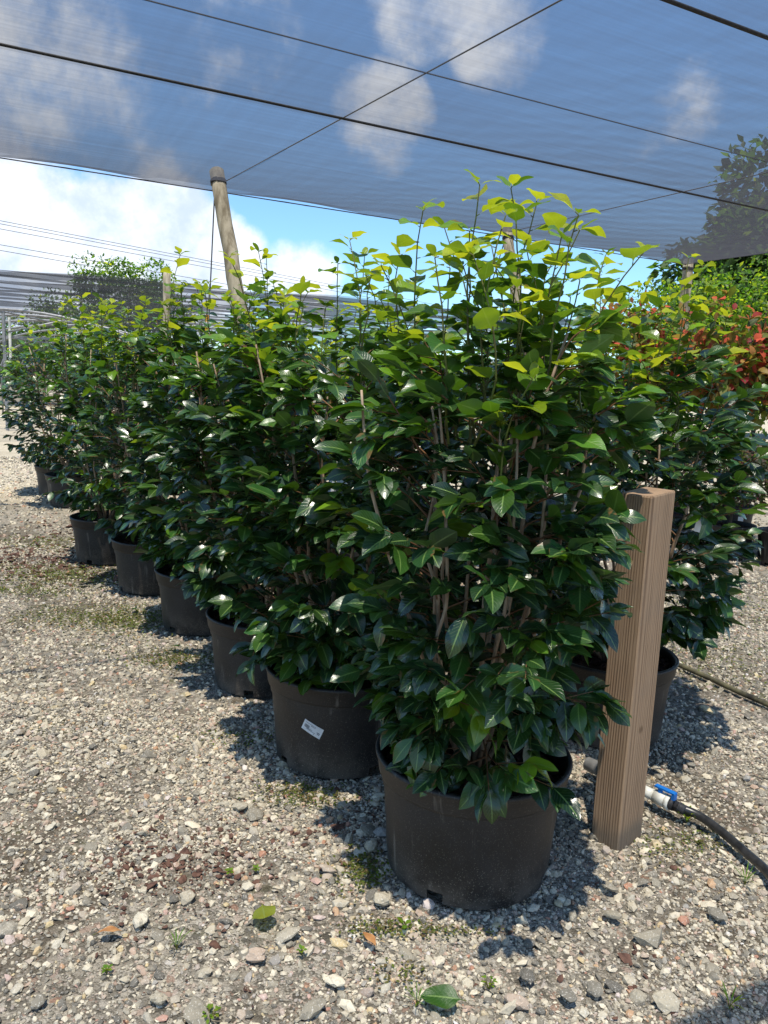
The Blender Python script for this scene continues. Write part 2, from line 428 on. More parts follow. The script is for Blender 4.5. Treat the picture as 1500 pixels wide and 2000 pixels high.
big = node(nt, 'ShaderNodeTexNoise', i_Scale=1.1, i_Detail=7.0, i_Roughness=.62); lk.new(tcn.outputs['Object'], big.inputs['Vector'])
c = mixc(nt, smooth(nt, sc2.outputs[0], .3, .6), ca, cb)
c = mixc(nt, mth(nt, 'ADD', .2, mth(nt, 'MULTIPLY', smooth(nt, big.outputs[0], .45, .6), .55)), c, (.08, .062, .04))
mo = node(nt, 'ShaderNodeTexNoise', i_Scale=1.9, i_Detail=8.0, i_Roughness=.7); mo.inputs['Vector'].default_value = (0, 0, 0)
mpp = node(nt, 'ShaderNodeMapping'); mpp.inputs['Location'].default_value = (3.7, 1.2, 5.0); lk.new(tcn.outputs['Object'], mpp.inputs[0]); lk.new(mpp.outputs[0], mo.inputs['Vector'])
c = mixc(nt, mth(nt, 'MULTIPLY', smooth(nt, mo.outputs[0], .56, .68), .7), c, (.085, .09, .03))
# farther off the ground colour blends to a paler beige
spx = node(nt, 'ShaderNodeSeparateXYZ'); lk.new(tcn.outputs['Object'], spx.inputs[0])
far = smooth(nt, spx.outputs[1], 6.5, 11.5)
c = mixc(nt, mth(nt, 'MULTIPLY', far, .6), c, (.52, .46, .34))
p = node(nt, 'ShaderNodeBsdfPrincipled', i_Roughness=.92); p.inputs['Specular IOR Level'].default_value = .15; lk.new(c, p.inputs[0])
b = node(nt, 'ShaderNodeBump', i_Strength=.9, i_Distance=.008)
lk.new(mth(nt, 'ADD', mth(nt, 'MULTIPLY', vo.outputs['Distance'], -1.0), mth(nt, 'MULTIPLY', vo2.outputs['Distance'], -1.5)), b.inputs['Height'])
lk.new(b.outputs[0], p.inputs['Normal']); out(nt, p.outputs[0]); M_ground = m


def cloth_material(name, T, fabric, along, streak=0.25, ripple=0.0):
    """knitted shade net: the more threads a ray crosses (low angle) the less gets through"""
    m, nt = mat(name); lk = nt.links
    g = node(nt, 'ShaderNodeNewGeometry')
    dp = node(nt, 'ShaderNodeVectorMath', operation='DOT_PRODUCT'); lk.new(g.outputs['Incoming'], dp.inputs[0]); lk.new(g.outputs['True Normal'], dp.inputs[1])
    cs = mth(nt, 'MAXIMUM', mth(nt, 'ABSOLUTE', dp.outputs['Value']), 0.10)
    tcn = node(nt, 'ShaderNodeTexCoord')
    mp = node(nt, 'ShaderNodeMapping', vector_type='TEXTURE'); mp.inputs['Rotation'].default_value = (0, 0, along)
    lk.new(tcn.outputs['Object'], mp.inputs[0])
    ms = node(nt, 'ShaderNodeMapping'); ms.inputs['Scale'].default_value = (.12, 9, 1); lk.new(mp.outputs[0], ms.inputs[0])
    n1 = node(nt, 'ShaderNodeTexNoise', i_Scale=2.2, i_Detail=7.0, i_Roughness=.75); lk.new(ms.outputs[0], n1.inputs['Vector'])
    ms2 = node(nt, 'ShaderNodeMapping'); ms2.inputs['Scale'].default_value = (7, .3, 1); lk.new(mp.outputs[0], ms2.inputs[0])
    n2 = node(nt, 'ShaderNodeTexNoise', i_Scale=1.5, i_Detail=4.0); lk.new(ms2.outputs[0], n2.inputs['Vector'])
    v = mth(nt, 'ADD', mth(nt, 'MULTIPLY', mth(nt, 'SUBTRACT', n1.outputs[0], .5), streak), mth(nt, 'MULTIPLY', mth(nt, 'SUBTRACT', n2.outputs[0], .5), streak * .35))
    if ripple:
        sx = node(nt, 'ShaderNodeSeparateXYZ'); lk.new(mp.outputs[0], sx.inputs[0])
        nd = node(nt, 'ShaderNodeTexNoise', i_Scale=.7, i_Detail=2.0); lk.new(mp.outputs[0], nd.inputs['Vector'])
        ph = mth(nt, 'ADD', mth(nt, 'ADD', mth(nt, 'MULTIPLY', sx.outputs[1], 17.0), mth(nt, 'MULTIPLY', sx.outputs[0], 9.0)), mth(nt, 'MULTIPLY', nd.outputs[0], 16.0))
        msk = mth(nt, 'MULTIPLY', smooth(nt, sx.outputs[0], 1.0, 6.5), ripple)
        v = mth(nt, 'ADD', v, mth(nt, 'MULTIPLY', mth(nt, 'SINE', ph), msk))
    tt = mth(nt, 'ADD', T, v)
    tt = mth(nt, 'MINIMUM', mth(nt, 'MAXIMUM', tt, .02), .99)
    trn = mth(nt, 'POWER', tt, mth(nt, 'DIVIDE', 1.0, cs))
    di = node(nt, 'ShaderNodeBsdfDiffuse'); di.inputs[0].default_value = (*fabric, 1)
    tl = node(nt, 'ShaderNodeBsdfTranslucent'); tl.inputs[0].default_value = (*[x * 1.0 for x in fabric], 1)
    mx = node(nt, 'ShaderNodeMixShader', i_0=.5); lk.new(di.outputs[0], mx.inputs[1]); lk.new(tl.outputs[0], mx.inputs[2])
    tp = node(nt, 'ShaderNodeBsdfTransparent')
    m2 = node(nt, 'ShaderNodeMixShader'); lk.new(trn, m2.inputs[0]); lk.new(mx.outputs[0], m2.inputs[1]); lk.new(tp.outputs[0], m2.inputs[2])
    out(nt, m2.outputs[0]); return m


# ------------------------------------------------------------------ the ground
gx = np.concatenate([np.linspace(-400, -12, 12), np.linspace(-10, 10, 81), np.linspace(12, 400, 12)])
gy = np.concatenate([np.linspace(-60, -4, 6), np.linspace(-3, 16, 77), np.linspace(18, 600, 16)])
X, Y = np.meshgrid(gx, gy)
Z = 0.012 * np.sin(X * 1.3 + 1) * np.cos(Y * 1.1) * (np.abs(X) < 9) * (Y < 14) * (Y > 1) - 0.012
ni, nj = X.shape
V = np.stack([X, Y, Z], -1).reshape(-1, 3)
ii, jj = np.meshgrid(np.arange(ni - 1), np.arange(nj - 1), indexing='ij'); a = ii * nj + jj
tag(mesh('ground', V, np.stack([a, a + 1, a + nj + 1, a + nj], -1).reshape(-1, 4), M_ground), 'bare gritty nursery yard under the loose gravel', 'ground', kind='structure')

# stones
PHI = (1 + 5 ** .5) / 2
ICO = np.array([(-1, PHI, 0), (1, PHI, 0), (-1, -PHI, 0), (1, -PHI, 0), (0, -1, PHI), (0, 1, PHI), (0, -1, -PHI), (0, 1, -PHI), (PHI, 0, -1), (PHI, 0, 1), (-PHI, 0, -1), (-PHI, 0, 1)]) / math.hypot(1, PHI)
ICF = np.array([(0, 11, 5), (0, 5, 1), (0, 1, 7), (0, 7, 10), (0, 10, 11), (1, 5, 9), (5, 11, 4), (11, 10, 2), (10, 7, 6), (7, 1, 8), (3, 9, 4), (3, 4, 2), (3, 2, 6), (3, 6, 8), (3, 8, 9), (4, 9, 5), (2, 4, 11), (6, 2, 10), (8, 6, 7), (9, 8, 1)])
CUB = np.array([(-1, -1, -1), (1, -1, -1), (1, 1, -1), (-1, 1, -1), (-.7, -.7, 1), (.7, -.7, 1), (.7, .7, 1), (-.7, .7, 1)]) * .72
CUF = np.array([(4, 5, 6, 7), (0, 1, 5, 4), (1, 2, 6, 5), (2, 3, 7, 6), (3, 0, 4, 7)])


def rot_rand(n, tilt):
    a = RNG.uniform(0, 2 * np.pi, n); b = RNG.normal(0, tilt, n); c = RNG.normal(0, tilt, n)
    ca, sa, cb, sb, cc, s_c = np.cos(a), np.sin(a), np.cos(b), np.sin(b), np.cos(c), np.sin(c)
    o = np.zeros(n); i = np.ones(n)
    Rz = np.stack([ca, -sa, o, sa, ca, o, o, o, i], -1).reshape(n, 3, 3)
    Rx = np.stack([i, o, o, o, cb, -sb, o, sb, cb], -1).reshape(n, 3, 3)
    Ry = np.stack([cc, o, s_c, o, i, o, -s_c, o, cc], -1).reshape(n, 3, 3)
    return Rx @ Ry @ Rz


def stones(P, size, T=ICO, TF=ICF, jit=.22, flat=.55, tilt=.35, sink=.25):
    n = len(P); k = len(T)
    B = T[None] * (1 + RNG.uniform(-jit, jit, (n, k, 1))) + RNG.normal(0, jit * .35, (n, k, 3))
    sc = np.stack([RNG.uniform(.75, 1.3, n), RNG.uniform(.6, 1.0, n), RNG.uniform(flat * .6, flat * 1.25, n)], -1) * size[:, None]
    B = B * sc[:, None]
    B = np.einsum('nij,nkj->nki', rot_rand(n, tilt), B)
    B = B + P[:, None] + np.array([0, 0, 1.0]) * (size * flat * sink)[:, None, None]
    return B.reshape(-1, 3), (TF[None] + (np.arange(n) * k)[:, None, None]).reshape(-1, TF.shape[1])


POTS = [(.335, 2.46), (-.16, 3.24), (-.62, 4.03), (-1.18, 4.97), (-1.78, 5.87), (-2.46, 6.75), (-3.95, 9.62), (-4.48, 10.5)]
BPOTS = [(1.13, 3.60), (.63, 4.45), (.10, 5.30), (-.45, 6.2), (-1.05, 7.1), (-1.8, 8.0), (-2.75, 8.6), (-2.65, 7.75), (-3.15, 9.4), (-3.6, 10.6)]
PADS = np.array(POTS + BPOTS)


def off_pots(P, r=.255):
    d = np.linalg.norm(P[:, None, :2] - PADS[None], axis=-1).min(1)
    return P[d > r]


def gz(P): return 0.012 * np.sin(P[:, 0] * 1.3 + 1) * np.cos(P[:, 1] * 1.1) - 0.012


def scat(n, x0, x1, y0, y1, patchy=0.0):
    P = np.stack([RNG.uniform(x0, x1, n), RNG.uniform(y0, y1, n), np.zeros(n)], -1)
    k = np.abs(P[:, 0]) < .62 * P[:, 1] + .75
    P = P[k]
    if patchy:
        w = np.sin(P[:, 0] * 2.3 + np.sin(P[:, 1] * 1.7) * 1.5) * np.sin(P[:, 1] * 2.9 + 1.3 * np.sin(P[:, 0] * 3.1))
        P = P[RNG.uniform(0, 1, len(P)) > patchy * (w > .25)]
    P = off_pots(P); P[:, 2] = gz(P); return P


G = MB()
P = scat(150000, -2.6, 2.6, 1.25, 3.7, .6); G.add(*stones(P, RNG.lognormal(math.log(.0056), .33, len(P)), sink=.5))
P = scat(6500, -2.6, 2.6, 1.25, 3.7, .3); G.add(*stones(P, RNG.lognormal(math.log(.0135), .28, len(P)), flat=.6, sink=.5))
P = scat(85000, -5.5, 5.5, 3.6, 7.2, .5); G.add(*stones(P, RNG.lognormal(math.log(.0105), .3, len(P)), CUB, CUF, .3, .6, .4))
P = scat(45000, -9, 10, 7.0, 15, .3); G.add(*stones(P, RNG.lognormal(math.log(.019), .3, len(P)), CUB, CUF, .3, .6, .4))
tag(G.build('gravel', M_stone, smooth_=False), 'loose grey and beige gravel spread over the yard', 'gravel', kind='stuff')
# larger rocks, subdivided
def subdiv(V, F_):
    V = list(map(tuple, V)); c = {}; o = []
    def mid(a, b):
        k = (min(a, b), max(a, b))
        if k not in c:
            q = (np.array(V[a]) + np.array(V[b])) / 2; V.append(tuple(q / np.linalg.norm(q))); c[k] = len(V) - 1
        return c[k]
    for a, b, d in F_:
        x, y, z = mid(a, b), mid(b, d), mid(d, a); o += [(a, x, z), (b, y, x), (d, z, y), (x, y, z)]
    return np.array(V), np.array(o)
ICO2, ICF2 = subdiv(ICO, ICF)
G = MB()
P = scat(170, -2.6, 2.6, 1.25, 3.9); 
G.add(*stones(P, RNG.lognormal(math.log(.021), .28, len(P)), ICO2, ICF2, .17, .5, .3, .5))
P = np.array([gp(x, y) for x, y in [(275, 1800), (310, 1955), (470, 1578), (365, 1755), (655, 1920), (870, 1730), (745, 1760), (905, 1760), (1030, 1910), (500, 1870), (610, 1975),
              (1195, 1790), (1110, 1950), (1300, 1960), (1160, 1935), (725, 1655), (560, 1830), (75, 1960), (385, 1985), (1345, 1580), (1190, 1735), (640, 1700), (1010, 1960), (1400, 1790)]])
G.add(*stones(P, RNG.uniform(.022, .034, len(P)), ICO2, ICF2, .17, .5, .25, .5))
tag(G.build('coarse_gravel', M_stone, smooth_=False), 'fist-sized and walnut-sized grey stones lying among the fine gravel', 'gravel', kind='stuff')

# reddish bark chips spilt on the gravel
C_ = MB()
for (px, py, s, n) in [(340, 1680, .15, 380), (60, 1095, .55, 700), (180, 1040, .5, 300), (620, 1640, .12, 60), (480, 1560, .2, 60), (1290, 1900, .25, 40), (700, 1600, .12, 60), (440, 1810, .3, 60)]:
    c0 = gp(px, py); P = np.stack([RNG.normal(c0[0], s, n), RNG.normal(c0[1], s * .8, n), np.zeros(n)], -1); P = off_pots(P); P[:, 2] = gz(P) + .006
    C_.add(*stones(P, RNG.lognormal(math.log(.0065 if py > 1500 else .015), .45, len(P)), ICO, ICF, .35, .25, .35, .4))
tag(C_.build('bark_chips', M_chip, smooth_=False), 'reddish bark chips spilt in patches on the gravel', 'bark chips', kind='stuff')


# ------------------------------------------------------------------ leaves
def leaf_mesh(P, D, U, Ln, Wd, tint, nu=6, nv=2, shape='camellia', curl=(.2, 1.1), fold=(.03, .32)):
    """P base, D direction, U up-side; returns V, F, attr"""
    n = len(P)
    D = D / (np.linalg.norm(D, axis=1, keepdims=True) + 1e-9)
    Sx = np.cross(U, D); Sx /= (np.linalg.norm(Sx, axis=1, keepdims=True) + 1e-9); Up = np.cross(D, Sx)
    u = np.linspace(0, 1, nu + 1) if nu < 6 else np.interp(np.linspace(0, 1, nu + 1), [0, .15, .3, .8, 1], [0, .08, .22, .84, 1]); w = np.linspace(-1, 1, 2 * nv + 1)
    if shape == 'camellia':
        prof = np.interp(u, [0, .07, .18, .35, .5, .65, .8, .9, .96, 1], [.04, .06, .60, .93, 1.0, .93, .66, .36, .16, .02])
    elif shape == 'round':
        prof = np.interp(u, [0, .12, .2, .35, .55, .75, .9, 1], [.03, .05, .62, .94, 1.0, .82, .42, .03])
    else:
        prof = np.interp(u, [0, .3, .6, 1], [.1, .9, 1, .05])
    k = RNG.uniform(*curl, n)[:, None, None]; f = RNG.uniform(*fold, n)[:, None, None]
    uu = u[None, :, None]; ww = w[None, None, :]; pr = prof[None, :, None]
    L_ = Ln[:, None, None]; W_ = (Wd * .5)[:, None, None]
    x = L_ * np.sin(k * uu) / k; z0 = -L_ * (1 - np.cos(k * uu)) / k
    y = W_ * pr * ww * np.cos(f * .8)
    ph = RNG.uniform(0, 6.28, n)[:, None, None]
    z = z0 + W_ * pr * np.abs(ww) ** 1.3 * np.sin(f) + W_ * .16 * np.abs(ww) * np.sin(uu * 9 + ph + ww * 1.5) * pr
    x = x + 0 * ww; y = y + 0 * uu
    V = P[:, None, None] + x[..., None] * D[:, None, None] + y[..., None] * Sx[:, None, None] + z[..., None] * Up[:, None, None]
    m_ = 2 * nv + 1; a = (np.arange(nu)[:, None] * m_ + np.arange(2 * nv)[None]).ravel()
    F_ = np.stack([a, a + m_, a + m_ + 1, a + 1], -1)[None] + (np.arange(n) * (nu + 1) * m_)[:, None, None]
    A = np.stack([np.broadcast_to(uu, V.shape[:3]), np.broadcast_to(ww, V.shape[:3]), np.broadcast_to(np.asarray(tint)[:, None, None], V.shape[:3])], -1)
    return V.reshape(-1, 3), F_.reshape(-1, 4), A.reshape(-1, 3)


class LeafBag:
    def __init__(s): s.r = []
    def add(s, P, D, U, Ln, Wd, t): s.r.append((*P, *D, *U, Ln, Wd, t))
    def arr(s):
        a = np.array(s.r); return a[:, 0:3], a[:, 3:6], a[:, 6:9], a[:, 9], a[:, 10], a[:, 11]


def build_leaves(bag, name, mat_, parent, **kw):
    V, F_, A = leaf_mesh(*bag.arr(), **kw)
    return mesh(name, V, F_, mat_, parent, {'leafdat': ('FLOAT_VECTOR', A)})


# ------------------------------------------------------------------ pots
def pot_mesh(notches=(3, 17, 33, 49), k=1.0):
    prof = [(.262, 0.0), (.2655, .034), (.268, .05), (.276, .16), (.287, .285), (.2885, .305), (.301, .312), (.305, .322), (.3105, .366), (.3155, .372), (.317, .380), (.312, .386), (.302, .385), (.2985, .372), (.292, .28)]
    prof = [(r * k, z * k) for r, z in prof]
    Vp, Fp = lathe(prof, 64, skip=lambda i, q: i == 0 and (q in notches or (q - 1) in notches))
    n0 = len(Vp); an = np.linspace(0, 2 * np.pi, 64, endpoint=False)
    V2 = np.stack([.262 * k * np.cos(an), .262 * k * np.sin(an), np.full(64, .036 * k)], -1)
    return np.concatenate([Vp, V2]), [Fp, (np.arange(64) + n0)[None]]


def label_quad(ang, z, w, h, rot, r, k=1.0, t=.0012):
    """a paper label bent round the pot"""
    us = np.linspace(-.5, .5, 7); V = []
    for s in (0, 1):
        for u in us:
            for v_ in (-.5, .5):
                du = u * w * math.cos(rot) - v_ * h * math.sin(rot); dz = u * w * math.sin(rot) + v_ * h * math.cos(rot)
                zz = z + dz; rr = (r + .085 * (zz - .16) + .0012 + s * t); a_ = ang + du / rr
                V.append((rr * math.cos(a_), rr * math.sin(a_), zz))
    F_ = []
    for i in range(6): F_.append((14 + 2 * i, 14 + 2 * i + 2, 14 + 2 * i + 3, 14 + 2 * i + 1))
    for i in range(6): F_ += [(2 * i, 2 * i + 2, 16 + 2 * i, 14 + 2 * i), (2 * i + 1, 15 + 2 * i, 17 + 2 * i, 2 * i + 3)]
    F_ += [(0, 14, 15, 1), (12, 13, 27, 26)]
    return np.array(V), np.array(F_)


def pot_marks(mb, ang, z, w, h, rot, r):
    """print on the label: a barcode, lines of small type"""
    def bar(u0, u1, v0, v1):
        V = []
        for s in (.0030,):
            for u, v_ in ((u0, v0), (u1, v0), (u1, v1), (u0, v1)):
                U, Vv = (u - .5) * w, (v_ - .5) * h
                du = U * math.cos(rot) - Vv * math.sin(rot); dz = U * math.sin(rot) + Vv * math.cos(rot)
                zz = z + dz; rr = r + .085 * (zz - .16) + s; a_ = ang + du / rr
                V.append((rr * math.cos(a_), rr * math.sin(a_), zz))
        mb.add(np.array(V), np.array([[0, 1, 2, 3]]))
    rg = random.Random(4)
    u = .08
    while u < .34:
        b_ = rg.choice((.006, .012, .018)); bar(u, u + b_, .40, .66); u += b_ + rg.choice((.007, .012))
    for (v0, a0, a1) in ((.80, .10, .62), (.70, .40, .62), (.34, .10, .55), (.24, .22, .70)):
        u = a0
        while u < a1:
            b_ = rg.uniform(.02, .05); bar(u, u + b_, v0, v0 + .05); u += b_ + .014
    for (v0, a0, a1) in ((.42, .76, .92), (.30, .80, .92), (.10, .62, .67)): bar(a0, a1, v0, v0 + .07)


M_paper = simple('label_paper', (.60, .61, .62), (.72, .73, .74), 30, .6, .05, .001)
M_ink = simple('label_ink', (.06, .06, .07), (.14, .14, .15), 30, .7, 0)
POT_V, POT_F = pot_mesh()
pot_me = None


def soil_mesh(parent, seed=0, k=1.0, chips=500):
    n = chips; r = np.sqrt(RNG.uniform(0, 1, n)) * .285 * k; a = RNG.uniform(0, 6.28, n)
    P = np.stack([r * np.cos(a), r * np.sin(a), np.full(n, .335 * k) + RNG.uniform(0, .006, n)], -1)
    mb = MB(); mb.add(*stones(P, RNG.lognormal(math.log(.013 * k), .3, n), ICO, ICF, .25, .4, .4, .3))
    rr = np.array([0.001, .1, .2, .294]) * k; an = np.linspace(0, 2 * np.pi, 32, endpoint=False)
    V = np.stack([rr[:, None] * np.cos(an), rr[:, None] * np.sin(an), np.broadcast_to((.338 - rr * .02)[:, None] * (k if k != 1 else 1), (4, 32))], -1).reshape(-1, 3)
    F_ = [(i * 32 + q, i * 32 + (q + 1) % 32, (i + 1) * 32 + (q + 1) % 32, (i + 1) * 32 + q) for i in range(3) for q in range(32)]
    mb.add(V, np.array(F_))
    return mb.build('soil', M_soil, parent, smooth_=False)


def smoothp(pts, n=40):
    P = np.array(pts); t = np.linspace(0, len(P) - 1, n); o = []
    P2 = np.vstack([2 * P[0] - P[1], P, 2 * P[-1] - P[-2]])
    for s in t:
        i = min(int(s), len(P) - 2); f = s - i; a, b, c, d = P2[i], P2[i + 1], P2[i + 2], P2[i + 3]
        o.append(.5 * ((2 * b) + (-a + c) * f + (2 * a - 5 * b + 4 * c - d) * f ** 2 + (-a + 3 * b - 3 * c + d) * f ** 3))
    return np.array(o)

# ------------------------------------------------------------------ the camellias
def unit(v): return v / (np.linalg.norm(v) + 1e-12)


def camellia(loc, seed, label, hgt=1.82, rad=.5, lean=(0, 0), shoots=(), nst=9, dens=1.0, nu=6, nv=2, front=None, group='potted camellias in rows', rot=None, free=11, low=.42, clear=None, pk=1.0, hero=(), sprays=()):
    """loc on the ground; shoots: (x, y, z) in world axes relative to loc"""
    global pot_me
    rg = np.random.default_rng(seed)
    root = empty('potted_camellia', (loc[0], loc[1], 0)); tag(root, label, 'potted shrub', group)
    if pot_me is None:
        pot = mesh('pot', POT_V, POT_F, M_pot, root); pot_me = pot.data
    else:
        pot = bpy.data.objects.new('pot', pot_me); COL.objects.link(pot); pot.parent = root
    pot.rotation_euler[2] = rg.uniform(0, 6.28) if rot is None else rot
    s_ = pk * rg.uniform(.985, 1.015); pot.scale = (s_, s_, s_)
    soil_mesh(root, seed)
    stem = MB(); twig = MB(); shoot = MB(); old = LeafBag(); new = LeafBag()

    def env(z, az):
        r = np.interp(z, [.30, .45, .7, 1.05, 1.4, hgt - .15, hgt, hgt + .12], [.15, .24, .44, .53, .49, .38, .24, .05]) * rad / .5
        r *= 1 + .10 * math.sin(3 * az + seed) + .07 * math.sin(5 * az + 2.1 * seed + z * 4)
        if clear is not None:
            r *= 1 - clear[1] * max(0, math.cos(az - clear[0])) ** 4 * np.interp(z, [1.5, 1.68], [1, 0])
        if front is not None:
            r *= 1 + front[1] * max(0, math.cos(az - front[0])) * np.interp(z, [.3, .6, 1.1, 1.6], [.6, 1, .3, 0])
        return r

    def by_post(P):          # the post stands in the way of growth on this side
        return clear is not None and P[2] < 1.45 and (P[0] + loc[0]) > .325 * (P[1] + loc[1])

    def put(bag, P, tdir, az, tint, L0, wr, el=None):
        """one leaf from a twig: outward and drooping"""
        if by_post(P + .05 * np.array([math.cos(az), math.sin(az), 0])) and rg.uniform() < .88: return
        side = np.array([math.cos(az), math.sin(az), 0.0])
        d = unit(tdir * rg.uniform(.2, .6) + side * rg.uniform(.7, 1.1) + np.array([0, 0, rg.uniform(-.45, .35) if el is None else el]))
        u_ = unit(np.array([rg.normal(0, .5), rg.normal(-.12, .5), 1.0]))
        Ln = L0 * rg.uniform(.52, 1.14)
        bag.add(P + rg.normal(0, .002, 3), d, u_, Ln, Ln * wr * rg.uniform(.88, 1.12), tint)

    tops = []
    for i in range(nst):
        a0 = 2 * np.pi * (i + rg.uniform(-.3, .3)) / nst; rt = rg.uniform(.4, .82) if i else .08
        top = np.array([math.cos(a0) * rt * rad + lean[0], math.sin(a0) * rt * rad + lean[1], hgt - rg.uniform(.02, .28)])
        base = np.array([math.cos(a0) * .035, math.sin(a0) * .035, .33])
        t = np.linspace(0, 1, 10)[:, None]
        bow = np.sin(t * np.pi) * np.array([math.cos(a0), math.sin(a0), 0]) * rg.uniform(.0, .10)
        P = base + (top - base) * np.concatenate([t ** .8, t ** .8, t], 1) + bow + rg.normal(0, .012, (10, 3)) * (t > 0)
        r = np.linspace(.0105, .0035, 10) * rg.uniform(.85, 1.2)
        stem.add(*tube(P, r, 6)); tops.append(P[-1])
        nl = int(14 * dens)
        for q in range(nl):
            s = (q + rg.uniform(.1, .9)) / nl; s = .03 + .95 * s
            i0 = min(int(s * 9), 8); B = P[i0] + (P[i0 + 1] - P[i0]) * (s * 9 - i0)
            out_az = math.atan2(B[1] - lean[1] * .5, B[0] - lean[0] * .5) if rg.uniform() < .8 else rg.uniform(-np.pi, np.pi)
            az = out_az + rg.normal(0, .75)
            elv = np.interp(B[2], [.35, .6, 1.0, 1.8], [.05, .25, .55, .95]) + rg.normal(0, .15)
            z2 = B[2] + .12
            R = env(z2, az); cx = lean[0] * B[2] / hgt; cy = lean[1] * B[2] / hgt
            # distance to the envelope along az
            bx, by = B[0] - cx, B[1] - cy; dx, dy = math.cos(az), math.sin(az)
            bb = bx * dx + by * dy; cc = bx * bx + by * by - R * R
            dist = (-bb + math.sqrt(max(bb * bb - cc, 0))) if bb * bb - cc > 0 else .1
            Ll = min(max(dist * rg.uniform(.6, 1.02), .07), .45)
            horiz = np.array([dx, dy, 0])
            E = B + horiz * Ll + np.array([0, 0, math.tan(min(max(elv, -.3), 1.1)) * Ll * .8])
            E[2] = min(max(E[2], low), hgt + .08)
            for _k in range(4):
                if by_post(E): E = B + (E - B) * .75
            Mx = (B + E) / 2 + np.array([0, 0, rg.uniform(-.02, .05)])
            tt = np.linspace(0, 1, 6)[:, None]
            Q = B * (1 - tt) ** 2 + Mx * 2 * tt * (1 - tt) + E * tt ** 2
            twig.add(*tube(Q, np.linspace(.0036, .0014, 6), 4, False))
            ends = [(Q, 1.0)]
            for _ in range(2 if dens >= 1 else 1):
                k_ = rg.integers(2, 4); b2 = Q[k_]; az2 = az + rg.choice((-1, 1)) * rg.uniform(.5, 1.0)
                l2 = Ll * rg.uniform(.35, .6) + .03; e2z = hgt + .1
                e2 = b2 + np.array([math.cos(az2), math.sin(az2), rg.uniform(-.1, .7)]) * l2
                e2[2] = min(max(e2[2], low), e2z)
                Q2 = b2 + (e2 - b2) * np.linspace(0, 1, 4)[:, None]
                twig.add(*tube(Q2, np.linspace(.0022, .0012, 4), 4, False)); ends.append((Q2, .7))
            hi = np.interp(B[2], [1.15, hgt], [0, 1])
            for Q_, wgt in ends:
                ln = np.linalg.norm(Q_[-1] - Q_[0]); n = max(2, int(ln * .72 / .026)); td = unit(Q_[-1] - Q_[-2])
                tb = max(0.0, rg.normal(.03 + .43 * hi, .13))
                if rg.uniform() < .03: tb = .55
                for j in range(n + 2):
                    f_ = 1 - .72 * min(j / max(n, 1), 1) if j < n else 1.0
                    x_ = f_ * (len(Q_) - 1); k_ = min(int(x_), len(Q_) - 2)
                    Pt = Q_[k_] + (Q_[k_ + 1] - Q_[k_]) * (x_ - k_)
                    a2 = math.atan2(td[1], td[0]) + (1 if j % 2 else -1) * rg.uniform(.35, 1.2) + rg.normal(0, .2)
                    droop = rg.uniform(-.75, .4) if B[2] < .75 else rg.uniform(-.45, .85)
                    put(old, Pt, td, a2, min(1, tb + (.12 if j >= n else 0) + rg.uniform(-.03, .05)), .118, .50, droop)
    for (B, E, nlf) in sprays:
        B = np.array(B); E = np.array(E); td = unit(E - B); twig.add(*tube([B, (B + E) / 2 + np.array([0, 0, .03]), E], [.0035, .0028, .0016], 5, False))
        for j in range(nlf):
            Pt = B + (E - B) * (1 - .55 * j / nlf); a2 = math.atan2(td[1], td[0]) + (1 if j % 2 else -1) * rg.uniform(.3, 1.2)
            put(old, Pt, td, a2, rg.uniform(.08, .3), .125, .5, rg.uniform(-1.3, -.5))
    for pl_ in hero:                     # bare pale stems at the front of the bush
        stem.add(*tube(smoothp(pl_[::-1], 24), np.linspace(.0068, .0035, 24), 7))
    # upright young shoots above the crown
    hs = [np.array(s) for s in shoots]
    for _ in range(free):
        tp = tops[rg.integers(0, len(tops))]; a_ = rg.uniform(0, 6.28); r_ = rg.uniform(.02, .13)
        hs.append(np.array([tp[0] + math.cos(a_) * r_, tp[1] + math.sin(a_) * r_, hgt + rg.uniform(-.02, .30)]))
    for tip in hs:
        d0 = np.array([rg.normal(0, .05), rg.normal(0, .05), 0])
        b0 = np.array([tip[0] * .72 + lean[0] * .2, tip[1] * .72 + lean[1] * .2, min(hgt - .35, tip[2] - .42)])
        t = np.linspace(0, 1, 9)[:, None]
        Q = b0 + (tip - b0) * t + d0 * np.sin(t * np.pi) + rg.normal(0, .004, (9, 3)) * (t > 0) * (t < 1)
        shoot.add(*tube(Q, np.linspace(.0042, .0018, 9), 5, False))
        lnn = np.linalg.norm(tip - b0); n = int(lnn / .046); a0 = rg.uniform(0, 6.28)
        for j in range(n):
            f_ = .12 + .88 * (j + 1) / n; x_ = f_ * 8; k_ = min(int(x_), 7); Pt = Q[k_] + (Q[k_ + 1] - Q[k_]) * (x_ - k_)
            td = unit(Q[min(k_ + 1, 8)] - Q[k_]); a0 += 2.4 + rg.normal(0, .3)
            tnt = np.clip(.30 + .45 * f_ ** 2 + rg.normal(0, .13) + (rg.uniform() < .22) * .35, .08, 1)
            side = np.array([math.cos(a0), math.sin(a0), 0]); dd = unit(side * 1.0 + np.array([0, 0, rg.uniform(.1, .95)]))
            u_ = unit(np.array([rg.normal(0, .25), rg.normal(0, .25), 1.0])); Ln = .104 * rg.uniform(.65, 1.15) * (.8 if j == n - 1 else 1)
            pe = Pt + dd * .012; shoot.add(*tube([Pt, pe], [.0016, .0014], 4, False))
            new.add(pe, dd, u_, Ln, Ln * rg.uniform(.58, .82), tnt)
